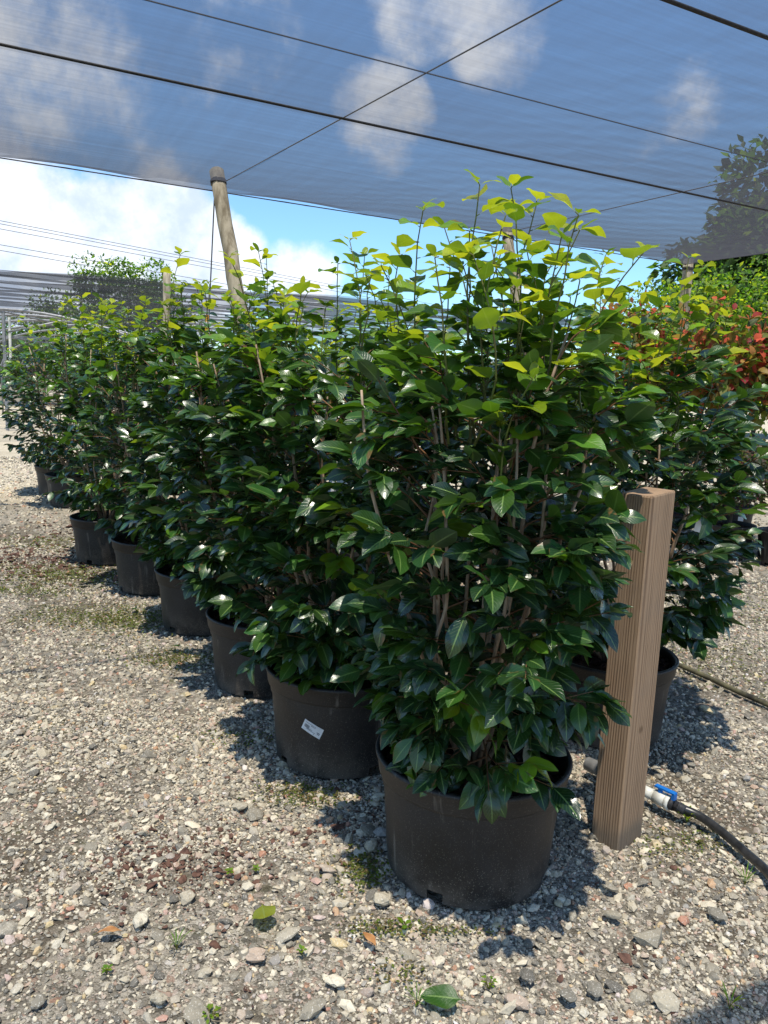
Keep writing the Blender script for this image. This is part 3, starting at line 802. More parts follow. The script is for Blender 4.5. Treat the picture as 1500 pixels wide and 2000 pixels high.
        for q in range(2):   # tip pair
            a_ = a0 + 1.5 + q * 2.8 + rg.normal(0, .3); Ln = rg.uniform(.04, .075)
            new.add(tip, unit(np.array([math.cos(a_), math.sin(a_), rg.uniform(.5, 1.6)])), unit(np.array([0, 0, 1.0]) + rg.normal(0, .2, 3)), Ln, Ln * .42, np.clip(rg.normal(.75, .2), .3, 1))
    stem.build('stems', M_bark, root); twig.build('twigs', M_twig, root)
    build_leaves(old, 'foliage', M_leaf, root, nu=nu, nv=nv)
    sh = shoot.build('young_shoots', M_green, root); sh['label'] = 'slender upright shoots above the dark crown'
    nl_ = build_leaves(new, 'young_leaves', M_leaf, root, nu=nu, nv=nv, curl=(.15, 1.2), fold=(.03, .35), shape='round'); nl_['label'] = 'rounded yellow-green young leaves on the upright shoots'
    return root, pot


def rel(px, py, Y, loc):
    p_ = at(px, py, Y); return (p_[0] - loc[0], p_[1] - loc[1], p_[2])


l = POTS[0]
SPR = [((.02, -.05, .48), rel(955, 1545, 2.07, l), 8), ((-.05, -.03, .5), rel(810, 1440, 2.12, l), 7), ((.08, -.05, .55), rel(1040, 1390, 2.1, l), 7), ((.1, -.02, .6), rel(1130, 1370, 2.15, l), 6), ((-.05, -.05, .6), rel(835, 1310, 2.1, l), 6), ((.1, 0, .7), rel(1180, 1170, 2.2, l), 7), ((-.1, 0, .8), rel(770, 1190, 2.15, l), 6), ((.0, -.05, .8), rel(910, 1200, 2.05, l), 6)]
HERO = [[rel(706, 762, 2.16, l), rel(712, 850, 2.13, l), rel(722, 940, 2.12, l), rel(745, 1030, 2.14, l), rel(768, 1110, 2.18, l), (-.10, -.05, .5), (-.02, 0, .33)],
        [rel(858, 790, 2.16, l), rel(866, 900, 2.12, l), rel(872, 1060, 2.1, l), rel(872, 1180, 2.14, l), rel(850, 1300, 2.2, l), (-.01, -.03, .33)],
        [rel(1008, 800, 2.16, l), rel(1010, 900, 2.12, l), rel(1000, 1060, 2.12, l), rel(985, 1200, 2.16, l), rel(960, 1310, 2.25, l), (.02, -.03, .33)],
        [rel(1072, 800, 2.2, l), rel(1065, 950, 2.16, l), rel(1050, 1100, 2.2, l), rel(1010, 1250, 2.28, l), (.03, -.02, .33)]]
sh1 = [rel(937, 362, 2.30, l), (rel(998, 368, 2.38, l)), rel(1048, 398, 2.5, l), rel(1132, 450, 2.35, l), rel(826, 412, 2.4, l), rel(868, 445, 2.55, l), rel(745, 520, 2.5, l), rel(780, 500, 2.6, l),
       rel(1182, 500, 2.55, l), rel(905, 520, 2.3, l), rel(1085, 500, 2.6, l), rel(1040, 740, 1.98, l), rel(960, 480, 2.6, l), rel(1215, 600, 2.5, l)]
cam1, pot1 = camellia(l, 11, 'large camellia in a black pot nearest the square timber post', 1.80, .44, (.03, -.08), sh1, 10, 1.12, nu=10, nv=2, front=(-1.45, .32), clear=(.12, .56), rot=.9, free=18, low=.42, pk=1.06, hero=HERO, sprays=SPR)
l = POTS[1]
cam2, pot2 = camellia(l, 22, 'camellia whose black pot carries a tilted white price sticker', 1.80, .5, (.0, .0), [rel(683, 470, 3.2, l), rel(712, 500, 3.3, l), rel(660, 515, 3.2, l), rel(590, 560, 3.2, l), rel(760, 540, 3.3, l)], 10, 1.1, nu=8, rot=2.0, pk=1.06)
l = POTS[2]
cam3, _ = camellia(l, 33, 'camellia in the plain black pot just behind the pot with the price sticker', 1.80, .47, (-.05, 0), [rel(505, 492, 4.0, l), rel(520, 500, 4.1, l), rel(560, 570, 4.1, l), rel(455, 600, 4.1, l)], 9, 1.0, nu=5)
l = POTS[3]
cam4, _ = camellia(l, 44, 'camellia in a grey-streaked black pot, fourth of the front row', 1.95, .49, (.03, 0), [rel(352, 498, 4.95, l), rel(385, 560, 5, l), rel(330, 600, 4.9, l)], 9, 1.0, nu=5)
l = POTS[4]
cam5, _ = camellia(l, 55, 'camellia with pale damaged leaves hanging beside its pot, fifth of the front row', 1.84, .52, (-.04, 0), [rel(250, 610, 5.9, l), rel(285, 590, 5.8, l)], 8, .9, nu=4)
l = POTS[5]
cam6, pot6 = camellia(l, 66, 'camellia in a dusty dark pot with a slip of white label, sixth in front row', 1.96, .5, (.05, 0), [rel(160, 583, 6.7, l), rel(185, 600, 6.8, l), rel(120, 640, 6.8, l)], 8, .9, nu=4)
l = POTS[6]
cam7, _ = camellia(l, 77, 'small distant camellia in a pale sunlit pot, second from the far end of the row', 1.98, .66, (0, 0), (), 8, .85, nu=4, nv=1)
l = POTS[7]
cam8, _ = camellia(l, 88, 'camellia in a narrow-looking grey pot at the very far end of the row', 1.9, .74, (0, 0), (), 8, .85, nu=4, nv=1)
l = BPOTS[0]
camb, potb = camellia(l, 101, 'camellia in a black pot directly behind the square timber post', 1.70, .55, (.04, .0),
                [rel(1345, 505, 3.45, l), rel(1372, 520, 3.5, l), rel(1170, 520, 3.6, l), rel(1262, 560, 3.5, l), rel(1385, 560, 3.5, l), rel(1300, 590, 3.4, l), rel(1228, 575, 3.5, l), rel(1420, 620, 3.5, l)], 9, 1.05, nu=6, front=(-.15, .14), free=10, low=.6)
LB = ['camellia behind the timber post plant, its pot hidden by the sticker pot plant',
      'camellia inside the block level with the third front pot',
      'camellia inside the block below the leaning pole by the shade cloth',
      'camellia deep in the block showing only yellow-green shoot tips near the orange stake',
      'camellia in the back row rising just in front of the far fence-like shade cloth',
      'camellia tucked between the dusty labelled pot plant and the hooped tunnel frame',
      'camellia filling the gap left of the short round post',
      'camellia standing where the block bends towards the two far grey pots',
      'camellia at the end of the back row beyond the pale sunlit pot']
for i, l in enumerate(BPOTS[1:]):
    camellia(l, 200 + i, LB[i], (1.86, 1.78, 1.96, 1.82, 1.93, 1.86, 1.9, 1.8, 1.9)[i], .5, ((.04, 0), (-.05, .03), (0, 0), (.05, 0), (-.04, 0), (0, 0), (.03, 0), (0, 0), (0, 0))[i], (), 8, .8, nu=4, nv=1 if i > 2 else 2, free=10)

# price stickers
def sticker(pot, world_dir, z, w, h, rot, label, marks=True):
    th = math.atan2(world_dir[1], world_dir[0]) - pot.rotation_euler[2]
    o = mesh('price_label', *label_quad(th, z, w, h, rot, .276), M_paper, pot, smooth_=False); o['label'] = label
    if marks:
        mb = MB(); pot_marks(mb, th, z, w, h, rot, .276); o2 = mb.build('label_print', M_ink, None, smooth_=False)
        # printed marks belong to the sticker's own mesh
        with bpy.context.temp_override(active_object=o, selected_editable_objects=[o, o2], object=o, selected_objects=[o, o2]):
            o2.parent = pot
            bpy.ops.object.join()
    return o
sticker(pot2, (-.33, -.95), .205, .085, .046, -.42, 'white price sticker with barcode, stuck on crooked')
sticker(pot1, (1.0, -.10), .27, .05, .075, 0, 'narrow white sticker seen edge-on', False)
sticker(pot6, (-.95, -.3), .25, .04, .06, 0, 'small white label', False)

# grey-white nursery tag hanging in the plant behind the post
def hang_tag(loc, label, sz, rz, tilt=.25):
    t = empty('plant_tag', loc, rz); tag(t, label, 'plant tag')
    a_ = mesh('tag_card', *box((0, 0, 0), (sz[0], .0015, sz[1])), M_paper, t, smooth_=False); a_.rotation_euler[1] = tilt
    mb = MB(); mb.add(*tube([(0, 0, sz[1] / 2), (.01, .0, sz[1] / 2 + .03), (0, .0, sz[1] / 2 + .07)], .0012, 5)); mb.build('tie', M_white, t)
p_ = at(1372, 1030, 3.25); hang_tag(p_, 'grey-white nursery tag hanging among leaves right of the timber post', (.075, .05), .2)
p_ = at(655, 955, 2.95); hang_tag(p_, 'pale grey tag half hidden in the leaves left of the nearest camellia', (.07, .10), -.3, .4)

# ------------------------------------------------------------------ timber post
a_ = np.array([.76, .65]); base = np.array([.893, 2.555])
ctr = base + a_ * .0775 + np.array([-.65, .76]) * .058
tp = empty('timber_post', (*ctr, 0), math.atan2(.65, .76)); tag(tp, 'square brown timber post standing in the gravel', 'post')
w2, d2, h2, bv = .0775, .058, 1.285, .004
ring = [(-w2 + bv, -d2), (w2 - bv, -d2), (w2, -d2 + bv), (w2, d2 - bv), (w2 - bv, d2), (-w2 + bv, d2), (-w2, d2 - bv), (-w2, -d2 + bv)]
zz = [-.05] + list(np.linspace(.05, h2 - .006, 24)) + [h2]
V = []
for z in zz:
    k_ = 1 if z < h2 else .965
    V += [(x * k_ + .0010 * math.sin(z * 7 + x * 40), y * k_, z + (.006 * (x / w2) if z >= h2 - .006 else 0)) for x, y in ring]
V = np.array(V); i = np.arange(len(zz) - 1)[:, None] * 8; k = np.arange(8)[None]; k2 = (k + 1) % 8
post_o = mesh('shaft', V, [np.stack([i + k, i + k2, i + 8 + k2, i + 8 + k], -1).reshape(-1, 4), (np.arange(8) + (len(zz) - 1) * 8)[None]], M_timber, tp, smooth_=False)

# ------------------------------------------------------------------ irrigation hose with valve, and the old pipe behind
hz = empty('irrigation_hose', tuple(gp(1270, 1555))); hz.location[2] = 0; tag(hz, 'black water hose with white coupling and blue valve behind the timber post', 'hose')
hl = np.array(hz.location)
def loc_(p, z): q = gp(*p, z); return q - hl
pts = [loc_((1322, 1575), .045), loc_((1365, 1593), .035), loc_((1410, 1625), .03), loc_((1460, 1668), .03), loc_((1500, 1705), .028), loc_((1560, 1790), .028), loc_((1640, 1900), .028)]
mb = MB(); mb.add(*tube(smoothp(pts, 50), .0165, 14)); mb.build('pipe', M_hose, hz)
A0 = loc_((1322, 1575), .045); B0 = loc_((1120, 1478), .045); dv = unit(B0 - A0); Ln = np.linalg.norm(B0 - A0)
mb = MB(); mb.add(*tube([A0 + dv * .005, A0 - dv * .035], .0195, 16)); mb.add(*tube([A0 - dv * -.012, A0 - dv * -.03], .024, 12)); mb.add(*tube([A0 - dv * .008, A0 - dv * .016], .0215, 12)); mb.build('hose_clamp', M_cable, hz)
mb = MB(); mb.add(*tube([A0 + dv * .03, A0 + dv * .095], [.027, .027], 20)); mb.add(*tube([A0 + dv * .028, A0 + dv * .045], .031, 8)); mb.add(*tube([A0 + dv * .095, A0 + dv * .17], .022, 16)); mb.add(*tube([A0 + dv * .17, A0 + dv * .21], .030, 10)); mb.build('coupling', M_white, hz)
mb = MB(); mb.add(*tube([A0 + dv * .21, A0 + dv * .30, A0 + dv * .42], [.03, .031, .029], 18)); mb.add(*tube([A0 + dv * .24, A0 + dv * .255], .036, 10)); mb.build('grey_fitting', M_grey, hz)
mb = MB(); c_ = A0 + dv * .075 + np.array([0, 0, .046])
mb.add(*tube([c_ - np.array([0, 0, .03]), c_ - np.array([0, 0, .004])], .010, 10))
xx = unit(np.array([-dv[1], dv[0], 0])); dd_ = unit(np.array([dv[0], dv[1], 0]))
mb.add(*box(c_ + dd_ * -.022, (.085, .022, .007), np.stack([dd_, xx, [0, 0, 1]])))
mb.add(*box(c_ + dd_ * -.06 + np.array([0, 0, -.012]), (.012, .022, .026), np.stack([dd_, xx, [0, 0, 1]]))); mb.build('valve_handle', M_blue, hz, smooth_=False)

pp = empty('old_pipe', tuple(gp(1320, 1300))); pp.location[2] = 0; tag(pp, 'dirty thin dark pipe lying on the gravel right of the plants', 'pipe')
pl = np.array(pp.location)
pts = [gp(1180, 1238, .02) - pl, gp(1320, 1296, .02) - pl, gp(1380, 1322, .02) - pl, gp(1440, 1350, .022) - pl, gp(1500, 1376, .02) - pl, gp(1700, 1465, .02) - pl]
mb = MB(); mb.add(*tube(smoothp(pts, 40), .015, 10)); mb.build('pipe_run', M_oldpipe, pp)

# ------------------------------------------------------------------ fallen leaves, weeds, moss
def fallen(px, py, L0, wr, rz, tint, mat_, label, tilt=.1, curl=.25, shape='round', flip=False):
    c = gp(px, py, .02); root = empty('fallen_leaf', (c[0], c[1], .018), rz); tag(root, label, 'leaf')
    V, F_, A = leaf_mesh(np.array([[-L0 / 2, 0, 0.006]]), np.array([[1, 0, tilt]]), np.array([[0, .25, 1.0 if not flip else -1.0]]), np.array([L0]), np.array([L0 * wr]), np.array([tint]), 14, 4, shape, (curl, curl + .01), (.12, .13))
    mesh('blade', V, F_, mat_, root, {'leafdat': ('FLOAT_VECTOR', A)})
    mb = MB(); mb.add(*tube([(-L0 / 2 - .008, 0, .004), (-L0 / 2 + .005, 0, .006)], .0012, 5)); mb.build('stalk', M_green, root)
fallen(515, 1787, .092, .82, -1.3, .95, M_leaf, 'bright yellow-green leaf lying alone on gravel left of the nearest pot', curl=.2, flip=True)
fallen(863, 1951, .115, .58, 3.05, .30, M_leaf, 'dark green oval leaf with yellow midrib on gravel in front of nearest pot', curl=.3, shape='round')
fallen(214, 1818, .075, .45, .5, 0, M_brownleaf, 'curled orange-brown dry leaf beside small stones', tilt=.25, curl=.8, shape='camellia')
fallen(722, 1833, .065, .45, -.8, 0, M_brownleaf, 'dry tan leaf scrap just in front of the nearest pot', tilt=.2, curl=.6, shape='camellia')
fallen(345, 1262, .09, .5, .3, .2, M_leaf, 'dark green dropped leaf beside the grey-streaked pot', curl=.5, shape='camellia')
fallen(160, 1137, .10, .5, 1.0, .1, M_leaf, 'dark fallen leaf on mossy ground by the far pots', curl=.5, shape='camellia')
fallen(262, 1188, .09, .5, 2.0, .1, M_leaf, 'small dark leaf on the mossy strip beside the fifth pot', curl=.5, shape='camellia')

def weed(px, py, n, L0, wr, label, el=(.3, 1.2), tint=(.4, .9), name='weed', blade=False, ht=.0):
    c = gp(px, py); root = empty(name, (c[0], c[1], 0)); tag(root, label, 'weed'); b = LeafBag(); mb = MB()
    for i in range(n):
        a = 2.4 * i + RNG.uniform(-.3, .3); e = RNG.uniform(*el); z = RNG.uniform(0, ht) if ht else 0
        r = RNG.uniform(0, .02) if ht else 0
        Pb = np.array([math.cos(a) * (.004 + r), math.sin(a) * (.004 + r), .006 + z])
        b.add(Pb, np.array([math.cos(a), math.sin(a), math.tan(e)]), np.array([0, 0, 1.0]), L0 * RNG.uniform(.7, 1.2), L0 * wr, RNG.uniform(*tint))
        mb.add(*tube([(0, 0, -.01), Pb], .001, 4, False))
    build_leaves(b, 'leaves', M_weed, root, nu=5, nv=1, shape='camellia' if blade else 'round')
    mb.build('stem', M_green, root)
weed(790, 1808, 5, .026, .6, 'three-lobed bright green seedling in front of the nearest pot')
weed(1342, 1602, 26, .022, .4, 'ferny yellow-green weed beside the black hose', (.2, 1.3), (.6, 1), ht=.04)
weed(448, 1705, 7, .016, .7, 'tiny clover-like seedling on gravel left of the nearest pot')
weed(345, 1850, 9, .055, .07, 'thin grass tuft on gravel near the orange dry leaf', (.9, 1.4), (.2, .6), 'grass_tuft', True)
weed(1455, 1725, 12, .06, .06, 'wispy grass tuft near the curve of the hose', (.9, 1.4), (.2, .6), 'grass_tuft', True)
weed(815, 1960, 12, .045, .06, 'short grass tuft beside the dark oval fallen leaf', (.7, 1.3), (.3, .7), 'grass_tuft', True)
weed(1425, 1965, 9, .05, .08, 'grass tuft in the sunlit gravel behind nothing but stones', (.8, 1.4), (.5, .9), 'grass_tuft', True)
weed(590, 1860, 8, .014, .7, 'small green weed between pale stones')
weed(408, 1985, 20, .014, .6, 'low leafy weed against a pale rock', (.1, .9), ht=.012)
weed(208, 1897, 9, .014, .7, 'tiny green sprout in open gravel')
weed(955, 1925, 12, .012, .6, 'mossy green sprout between grey stones below the nearest pot', (.1, .9), ht=.01)
weed(500, 1700, 8, .013, .7, 'faint green weed beside the reddish bark patch')

moss = LeafBag()
for (px, py, sx, sy, n, s0) in [(595, 1548, .10, .05, 380, .9), (715, 1690, .05, .06, 300, 1), (240, 1205, .34, .16, 1900, 1.3), (340, 1285, .14, .09, 550, 1.1), (150, 1120, .45, .18, 1500, 1.5), (100, 1060, .5, .2, 800, 1.5),
                            (850, 1812, .10, .02, 170, .7), (740, 1810, .05, .02, 120, .8), (1380, 1640, .10, .05, 160, .8), (1400, 1285, .5, .3, 700, 1.3), (1440, 1180, .5, .4, 700, 1.4), (785, 1900, .05, .03, 60, .8), (1290, 1650, .07, .06, 120, .8), (20, 1150, .3, .1, 400, 1.5), (470, 1440, .12, .05, 120, 1)]:
    c = gp(px, py)
    for _ in range(n):
        x, y = RNG.normal(c[0], sx), RNG.normal(c[1], sy)
        if np.min(np.hypot(PADS[:, 0] - x, PADS[:, 1] - y)) < .27: continue
        a = RNG.uniform(0, 6.28); z = .012 * math.sin(x * 1.3 + 1) * math.cos(y * 1.1) - .004 + RNG.uniform(0, .010)
        moss.add((x, y, z), (math.cos(a), math.sin(a), RNG.uniform(.1, 1.0)), (0, 0, 1.0), .015 * s0 * RNG.uniform(.6, 1.3), .010 * s0, RNG.uniform(0, .75))
tag(build_leaves(moss, 'ground_cover', leaf_material('ground_cover_leaf', ((.16, .09, .045), (.12, .10, .035)), ((.12, .16, .03), (.16, .24, .04)), (.1, .15, .04), .25, (.6, .7), spec=.2), None, nu=3, nv=1),
    'low mossy green and brown weeds creeping over the gravel', 'ground cover', kind='stuff')

# ------------------------------------------------------------------ the big shade canopy
ZC = 3.9
dr = np.array([.885, .466]); dq = np.array([.46, -.888])
FR = np.array([4.96, 13.6]); FL = FR - dr * 17.0
NN = np.array([-.466, .885])
t_near = 9.50
NL_ = FL - NN * t_near; NR_ = FR + dq * (t_near / abs(dq @ NN))
nu_, nv_ = 90, 50
uu, vv = np.meshgrid(np.linspace(0, 1, nu_), np.linspace(0, 1, nv_), indexing='ij')
fa = FL[None, None] + (FR - FL) * uu[..., None]; ne = NL_[None, None] + (NR_ - NL_) * uu[..., None]
PC = fa + (ne - fa) * vv[..., None]
noff = (PC - FR) @ NN
sag = -.035 * np.abs(np.sin(np.pi * (noff) / 3.1)) - .02 * np.sin(uu * 40) * (vv < .02)
V = np.concatenate([PC, (ZC + sag)[..., None]], -1).reshape(-1, 3)
i, j = np.meshgrid(np.arange(nu_ - 1), np.arange(nv_ - 1), indexing='ij'); a = i * nv_ + j
M_cloth = cloth_material('shade_net', .72, (.066, .069, .082), math.atan2(dr[1], dr[0]), .18, .02)
M_hem = cloth_material('net_hem', .12, (.05, .05, .055), math.atan2(dr[1], dr[0]), .05)
canopy = empty('shade_canopy', (0, 0, 0)); tag(canopy, 'wide dark shade net stretched flat overhead across the yard', 'shade net')
mesh('net', V, np.stack([a, a + nv_, a + nv_ + 1, a + 1], -1).reshape(-1, 4), M_cloth, canopy)
mb = MB()
def strip(P0, P1, n, w, sc=0.0, dz=.012):
    P0 = np.array(P0); P1 = np.array(P1); t = np.linspace(0, 1, n)[:, None]
    C0 = P0 + (P1 - P0) * t; q = C0 + n_of(P0, P1) * w
    z0 = np.full((n, 1), ZC - dz) - sc * np.abs(np.sin(t * n * 1.1))
    V = np.concatenate([np.concatenate([C0, z0], 1), np.concatenate([q, z0 - .001], 1)]); k = np.arange(n - 1)
    mb.add(V, np.stack([k, k + 1, k + 1 + n, k + n], -1))
def n_of(a, b): d = (b - a) / np.linalg.norm(b - a); return np.array([d[1], -d[0]])
strip(FL, FR, 60, .045, .012); strip(FR, NR_, 60, .045, .012); strip(NR_, NL_, 60, .11, .0, .03)
h = mb.build('hem', M_hem, canopy); h['label'] = 'doubled dark edge band of the net'


def cable(name, A, B, r, label, sag_=.0, m_=None, cat='cable', n=24, group=None):
    A = np.array(A, float); B = np.array(B, float); t = np.linspace(0, 1, n)[:, None]
    P = (B - A) * t; P[:, 2] -= (4 * sag_ * t * (1 - t))[:, 0]
    v_, f_ = tube(P, r, 8); o = mesh(name, v_, f_, m_ or M_cable); o.location = tuple(A)
    return tag(o, label, cat, group)


def on_line(p, s): return (*(np.array(p) + dr * s), ZC - .03)
cable('support_cable', on_line((-.61, 6.97), -9), on_line((-.61, 6.97), 9.4), .0115, 'thick dark cable crossing under the net from edge to edge above the plants')
cable('support_cable', on_line((.05, 5.94), -9.3), on_line((.05, 5.94), 9.5), .0048, 'thin dark cable under the net, parallel to the thick one')
cable('support_cable', on_line((1.9, 5.05), -10), on_line((1.9, 5.05), 9), .013, 'heavy black cable crossing the net in the upper right corner')
cable('edge_cable', (*FL, ZC - .015), (*FR, ZC - .015), .007, 'fine wire along the far edge of the overhead net')
tA = np.array([-1.96, 9.30]); dx = np.array([.52, -.854])
cable('tie_rope', (*tA, ZC - .02), (*(tA + np.array([.545, -.84]) * 9), ZC - .045), .0055, 'thin rope running from the leaning pole top diagonally across the net', m_=M_wire)
tB = np.array([1.62, 11.5]); cable('tie_rope', (*tB, ZC - .02), (*(tB + np.array([.515, -.857]) * 9), ZC - .045), .0055, 'thin pale rope crossing the net at the right edge', m_=M_wire)


def pole(name, top, base, r, label, cat='post', wraps=True):
    top = np.array(top, float); base = np.array(base, float); t = np.linspace(0, 1, 14)[:, None]
    root = empty(name, tuple(base)); tag(root, label, cat)
    P = (top - base) * t; P[1:-1] += RNG.normal(0, .006, (12, 3))
    rr = np.linspace(r * 1.12, r, 14); rr = np.append(rr, r * .75); P = np.vstack([P, P[-1] + unit(top - base) * .02])
    mb = MB(); mb.add(*tube(P, rr, 18)); mb.build('shaft', M_pole, root)
    if wraps:
        mb = MB(); d = unit(top - base)
        x, y, _ = frame_of(d); s = np.linspace(0, 4 * 2 * np.pi, 60)
        L0 = np.linalg.norm(top - base)
        mb.add(*tube([d * (L0 - .17 + .05 * q / 25) + (r * 1.06) * (math.cos(q) * x + math.sin(q) * y) for q in s], .006, 5)); mb.build('rope_lashing', M_cable, root)
    return root


A = at(423, 334, 9.42); B = at(465, 590, 9.0); base = A + (B - A) * (A[2] / (A[2] - B[2]))
pole('leaning_pole', A, base, .083, 'round weathered pole leaning outward, net rope lashed round its top')
cable('guy_wire', A + np.array([-.02, 0, -.2]), at(392, 745, 10.2) * np.array([1, 1, 0]) + np.array([0, 0, 0]), .008, 'thin guy wire dropping beside the leaning round pole', m_=M_wire, cat='wire')
A = at(990, 448, 11.62); B = at(1011, 610, 11.25); base = A + (B - A) * (A[2] / (A[2] - B[2]))
pole('leaning_pole', A, base, .075, 'leaning round pole behind the tallest shoots of the nearest camellia')
cable('guy_wire', A + np.array([-.02, 0, -.15]), (.8, 13.4, 0), .008, 'thin guy wire dropping from the pole behind the tallest shoots', m_=M_wire, cat='wire')
A = np.array([5.02, 13.68, 3.97]); pole('corner_pole', A, (5.1, 13.6, 0), .085, 'pale round pole under the right-hand corner of the net')
A = at(326, 534, 17.5); pole('round_post', A, (A[0] - .03, A[1], 0), .085, 'short-looking round post standing at the edge of the far shade net', wraps=False)
mk = empty('marker_stake', tuple(at(404, 690, 8.4) * np.array([1, 1, 0]))); tag(mk, 'thin orange stake sticking up above the camellias near the leaning pole', 'stake')
mb = MB(); mb.add(*box((0, 0, 1.15), (.035, .02, 2.3))); mb.build('stick', M_orange, mk, smooth_=False)
mb = MB(); mb.add(*box((0, -.012, 2.2), (.042, .006, .06))); mb.build('reflector', M_white, mk, smooth_=False)

# ------------------------------------------------------------------ far shade net behind, drawn in folds
M_net2 = cloth_material('far_net', .925, (.05, .052, .06), .2, .12)
M_fold = cloth_material('net_fold', .35, (.05, .052, .058), .2, .1)
fn = empty('far_shade_net', (0, 0, 0)); tag(fn, 'distant grey shade net in loose horizontal folds behind the camellias', 'shade net')
c1 = gp(-60, 517, ZC)[:2]; c2 = gp(620, 577, ZC)[:2]; dir2 = unit(c2 - c1)
c1 = c1 - dir2 * 14; c2 = c2 + dir2 * 9.5
nrm = np.array([-dir2[1], dir2[0]])
mb = MB(); mb2 = MB(); widths = np.cumsum([0, 1.2, 1.2, 1.3, 1.3, 1.4, 1.5, 1.6, 1.8])
nseg = 60; tt = np.linspace(0, 1, nseg)[:, None]
def sheet(mb_, o0, o1, z0, z1, wob):
    A_ = c1 + (c2 - c1) * tt + nrm * o0; B_ = c1 + (c2 - c1) * tt + nrm * o1
    za = z0 + wob * np.sin(tt * 37 + o0 * 3) ; zb = z1 + wob * np.sin(tt * 31 + o1 * 5)
    V = np.concatenate([np.concatenate([A_, za], 1), np.concatenate([B_, zb], 1)]); k = np.arange(nseg - 1)
    mb_.add(V, np.stack([k, k + 1, k + 1 + nseg, k + nseg], -1))
sheet(mb, 0, 6.2, ZC, ZC - .12, .05); sheet(mb, 7.4, 18, ZC, ZC - .2, .06)
for o_ in (.05, .5, 1.3, 2.2, 2.6, 3.9, 4.6, 5.7, 6.2, 7.4, 8.2, 9.5, 12, 15):
    w_ = RNG.uniform(.01, .05)
    sheet(mb2, o_, o_ + .06, ZC - .02, ZC - .05 - w_, .03)
mb.build('net', M_net2, fn, smooth_=True); mb2.build('folds', M_fold, fn, smooth_=True)
# hanging side net, farther back
mb = MB(); a1 = np.array([-28.0, 33, 0]); a2 = np.array([9, 39, 0])
for k_ in range(5):
    z0 = .2 + .6 * k_
    V = [(*(a1[:2]), z0), (*(a2[:2]), z0), (*(a2[:2] + np.array([0, .2])), z0 + .56), (*(a1[:2] + np.array([0, .2])), z0 + .56)]
    mb.add(np.array(V), np.array([[0, 1, 2, 3]]))
sn = mb.build('side_net', cloth_material('side_net', .45, (.05, .052, .058), .1, .1)); tag(sn, 'long dark net screen far behind the hooped frame', 'net screen')

# ------------------------------------------------------------------ hooped tunnel frame at the left
tf = empty('tunnel_frame', (-12.0, 22, 0)); tag(tf, 'bare grey steel hoop tunnel frame at the left edge of the yard', 'tunnel frame')
o0 = np.array([-12.0, 22, 0]); dT = unit(np.array([-.05, 1.0, 0])); sT = np.array([1.0, .05, 0])
for k_ in range(7):
    t = np.linspace(0, np.pi, 26)
    P = np.stack([sT[0] * np.cos(t) * 4.1 + 1.0, np.full(26, 0.0) + sT[1] * np.cos(t) * 4.1, 1.75 + 1.62 * np.sin(t) ** .9], -1) + dT * k_ * 1.9
    P = np.vstack([[P[0][0], P[0][1], 0], P, [P[-1][0], P[-1][1], 0]])
    mb = MB(); mb.add(*tube(P, .038, 8)); mb.build('hoop', M_steel, tf)
    if k_ == 0:
        for xx_, zt, th in ((1.15, 3.32, .05), (2.9, 3.0, .035), (-1.0, 3.0, .035)):
            mb = MB(); mb.add(*box((xx_, .02, zt / 2), (th * 1.6, th, zt))); mb.build('upright', M_steel, tf, smooth_=False)
        mb = MB(); mb.add(*box((1.0, .05, 2.62), (7.2, .05, .07))); mb.build('cross_bar', M_steel, tf, smooth_=False)
        mb = MB(); mb.add(*tube([(1.3, -.06, 2.75), (2.9, -.06, 3.12)], .03, 8)); mb.build('brace', M_steel, tf)
        mb = MB(); mb.add(*box((1.35, -.05, 2.6), (.06, .05, 1.1))); mb.build('hanging_rail', M_white, tf, smooth_=False)
for dx_, zz_ in ((0, 3.33), (-2.6, 2.9), (2.6, 2.9), (-3.9, 1.9), (3.9, 1.9)):
    mb = MB(); mb.add(*tube([np.array([1 + dx_, 0, zz_]), np.array([1 + dx_, 0, zz_]) + dT * 11.4], .028, 6)); mb.build('purlin', M_steel, tf)

# stands of plants inside / behind the tunnel, and beyond the yard: shrubs and trees
def crown(rg, c, rad, n, ls, tint, clump=14, wr=.6, hollow=.35):
    b = LeafBag(); K = []
    for _ in range(clump):
        d = unit(rg.normal(0, 1, 3)); d[2] = d[2] * .8 + .1; K.append((np.array(c) + d * np.array(rad) * rg.uniform(hollow, .85), rg.uniform(.22, .42)))
    for i in range(n):
        kc, kr = K[rg.integers(0, clump)]
        d = unit(rg.normal(0, 1, 3)) * rg.uniform(.25, 1) ** .5
        Pt = kc + d * kr * np.array(rad)
        dd = unit(d + rg.normal(0, .6, 3)); u_ = unit(np.array([rg.normal(0, .5), rg.normal(0, .5), 1]))
        s_ = ls * rg.uniform(.6, 1.3)
        b.add(Pt, dd, u_, s_, s_ * wr, np.clip(rg.normal(tint[0], tint[1]), 0, 1))
    return b, K


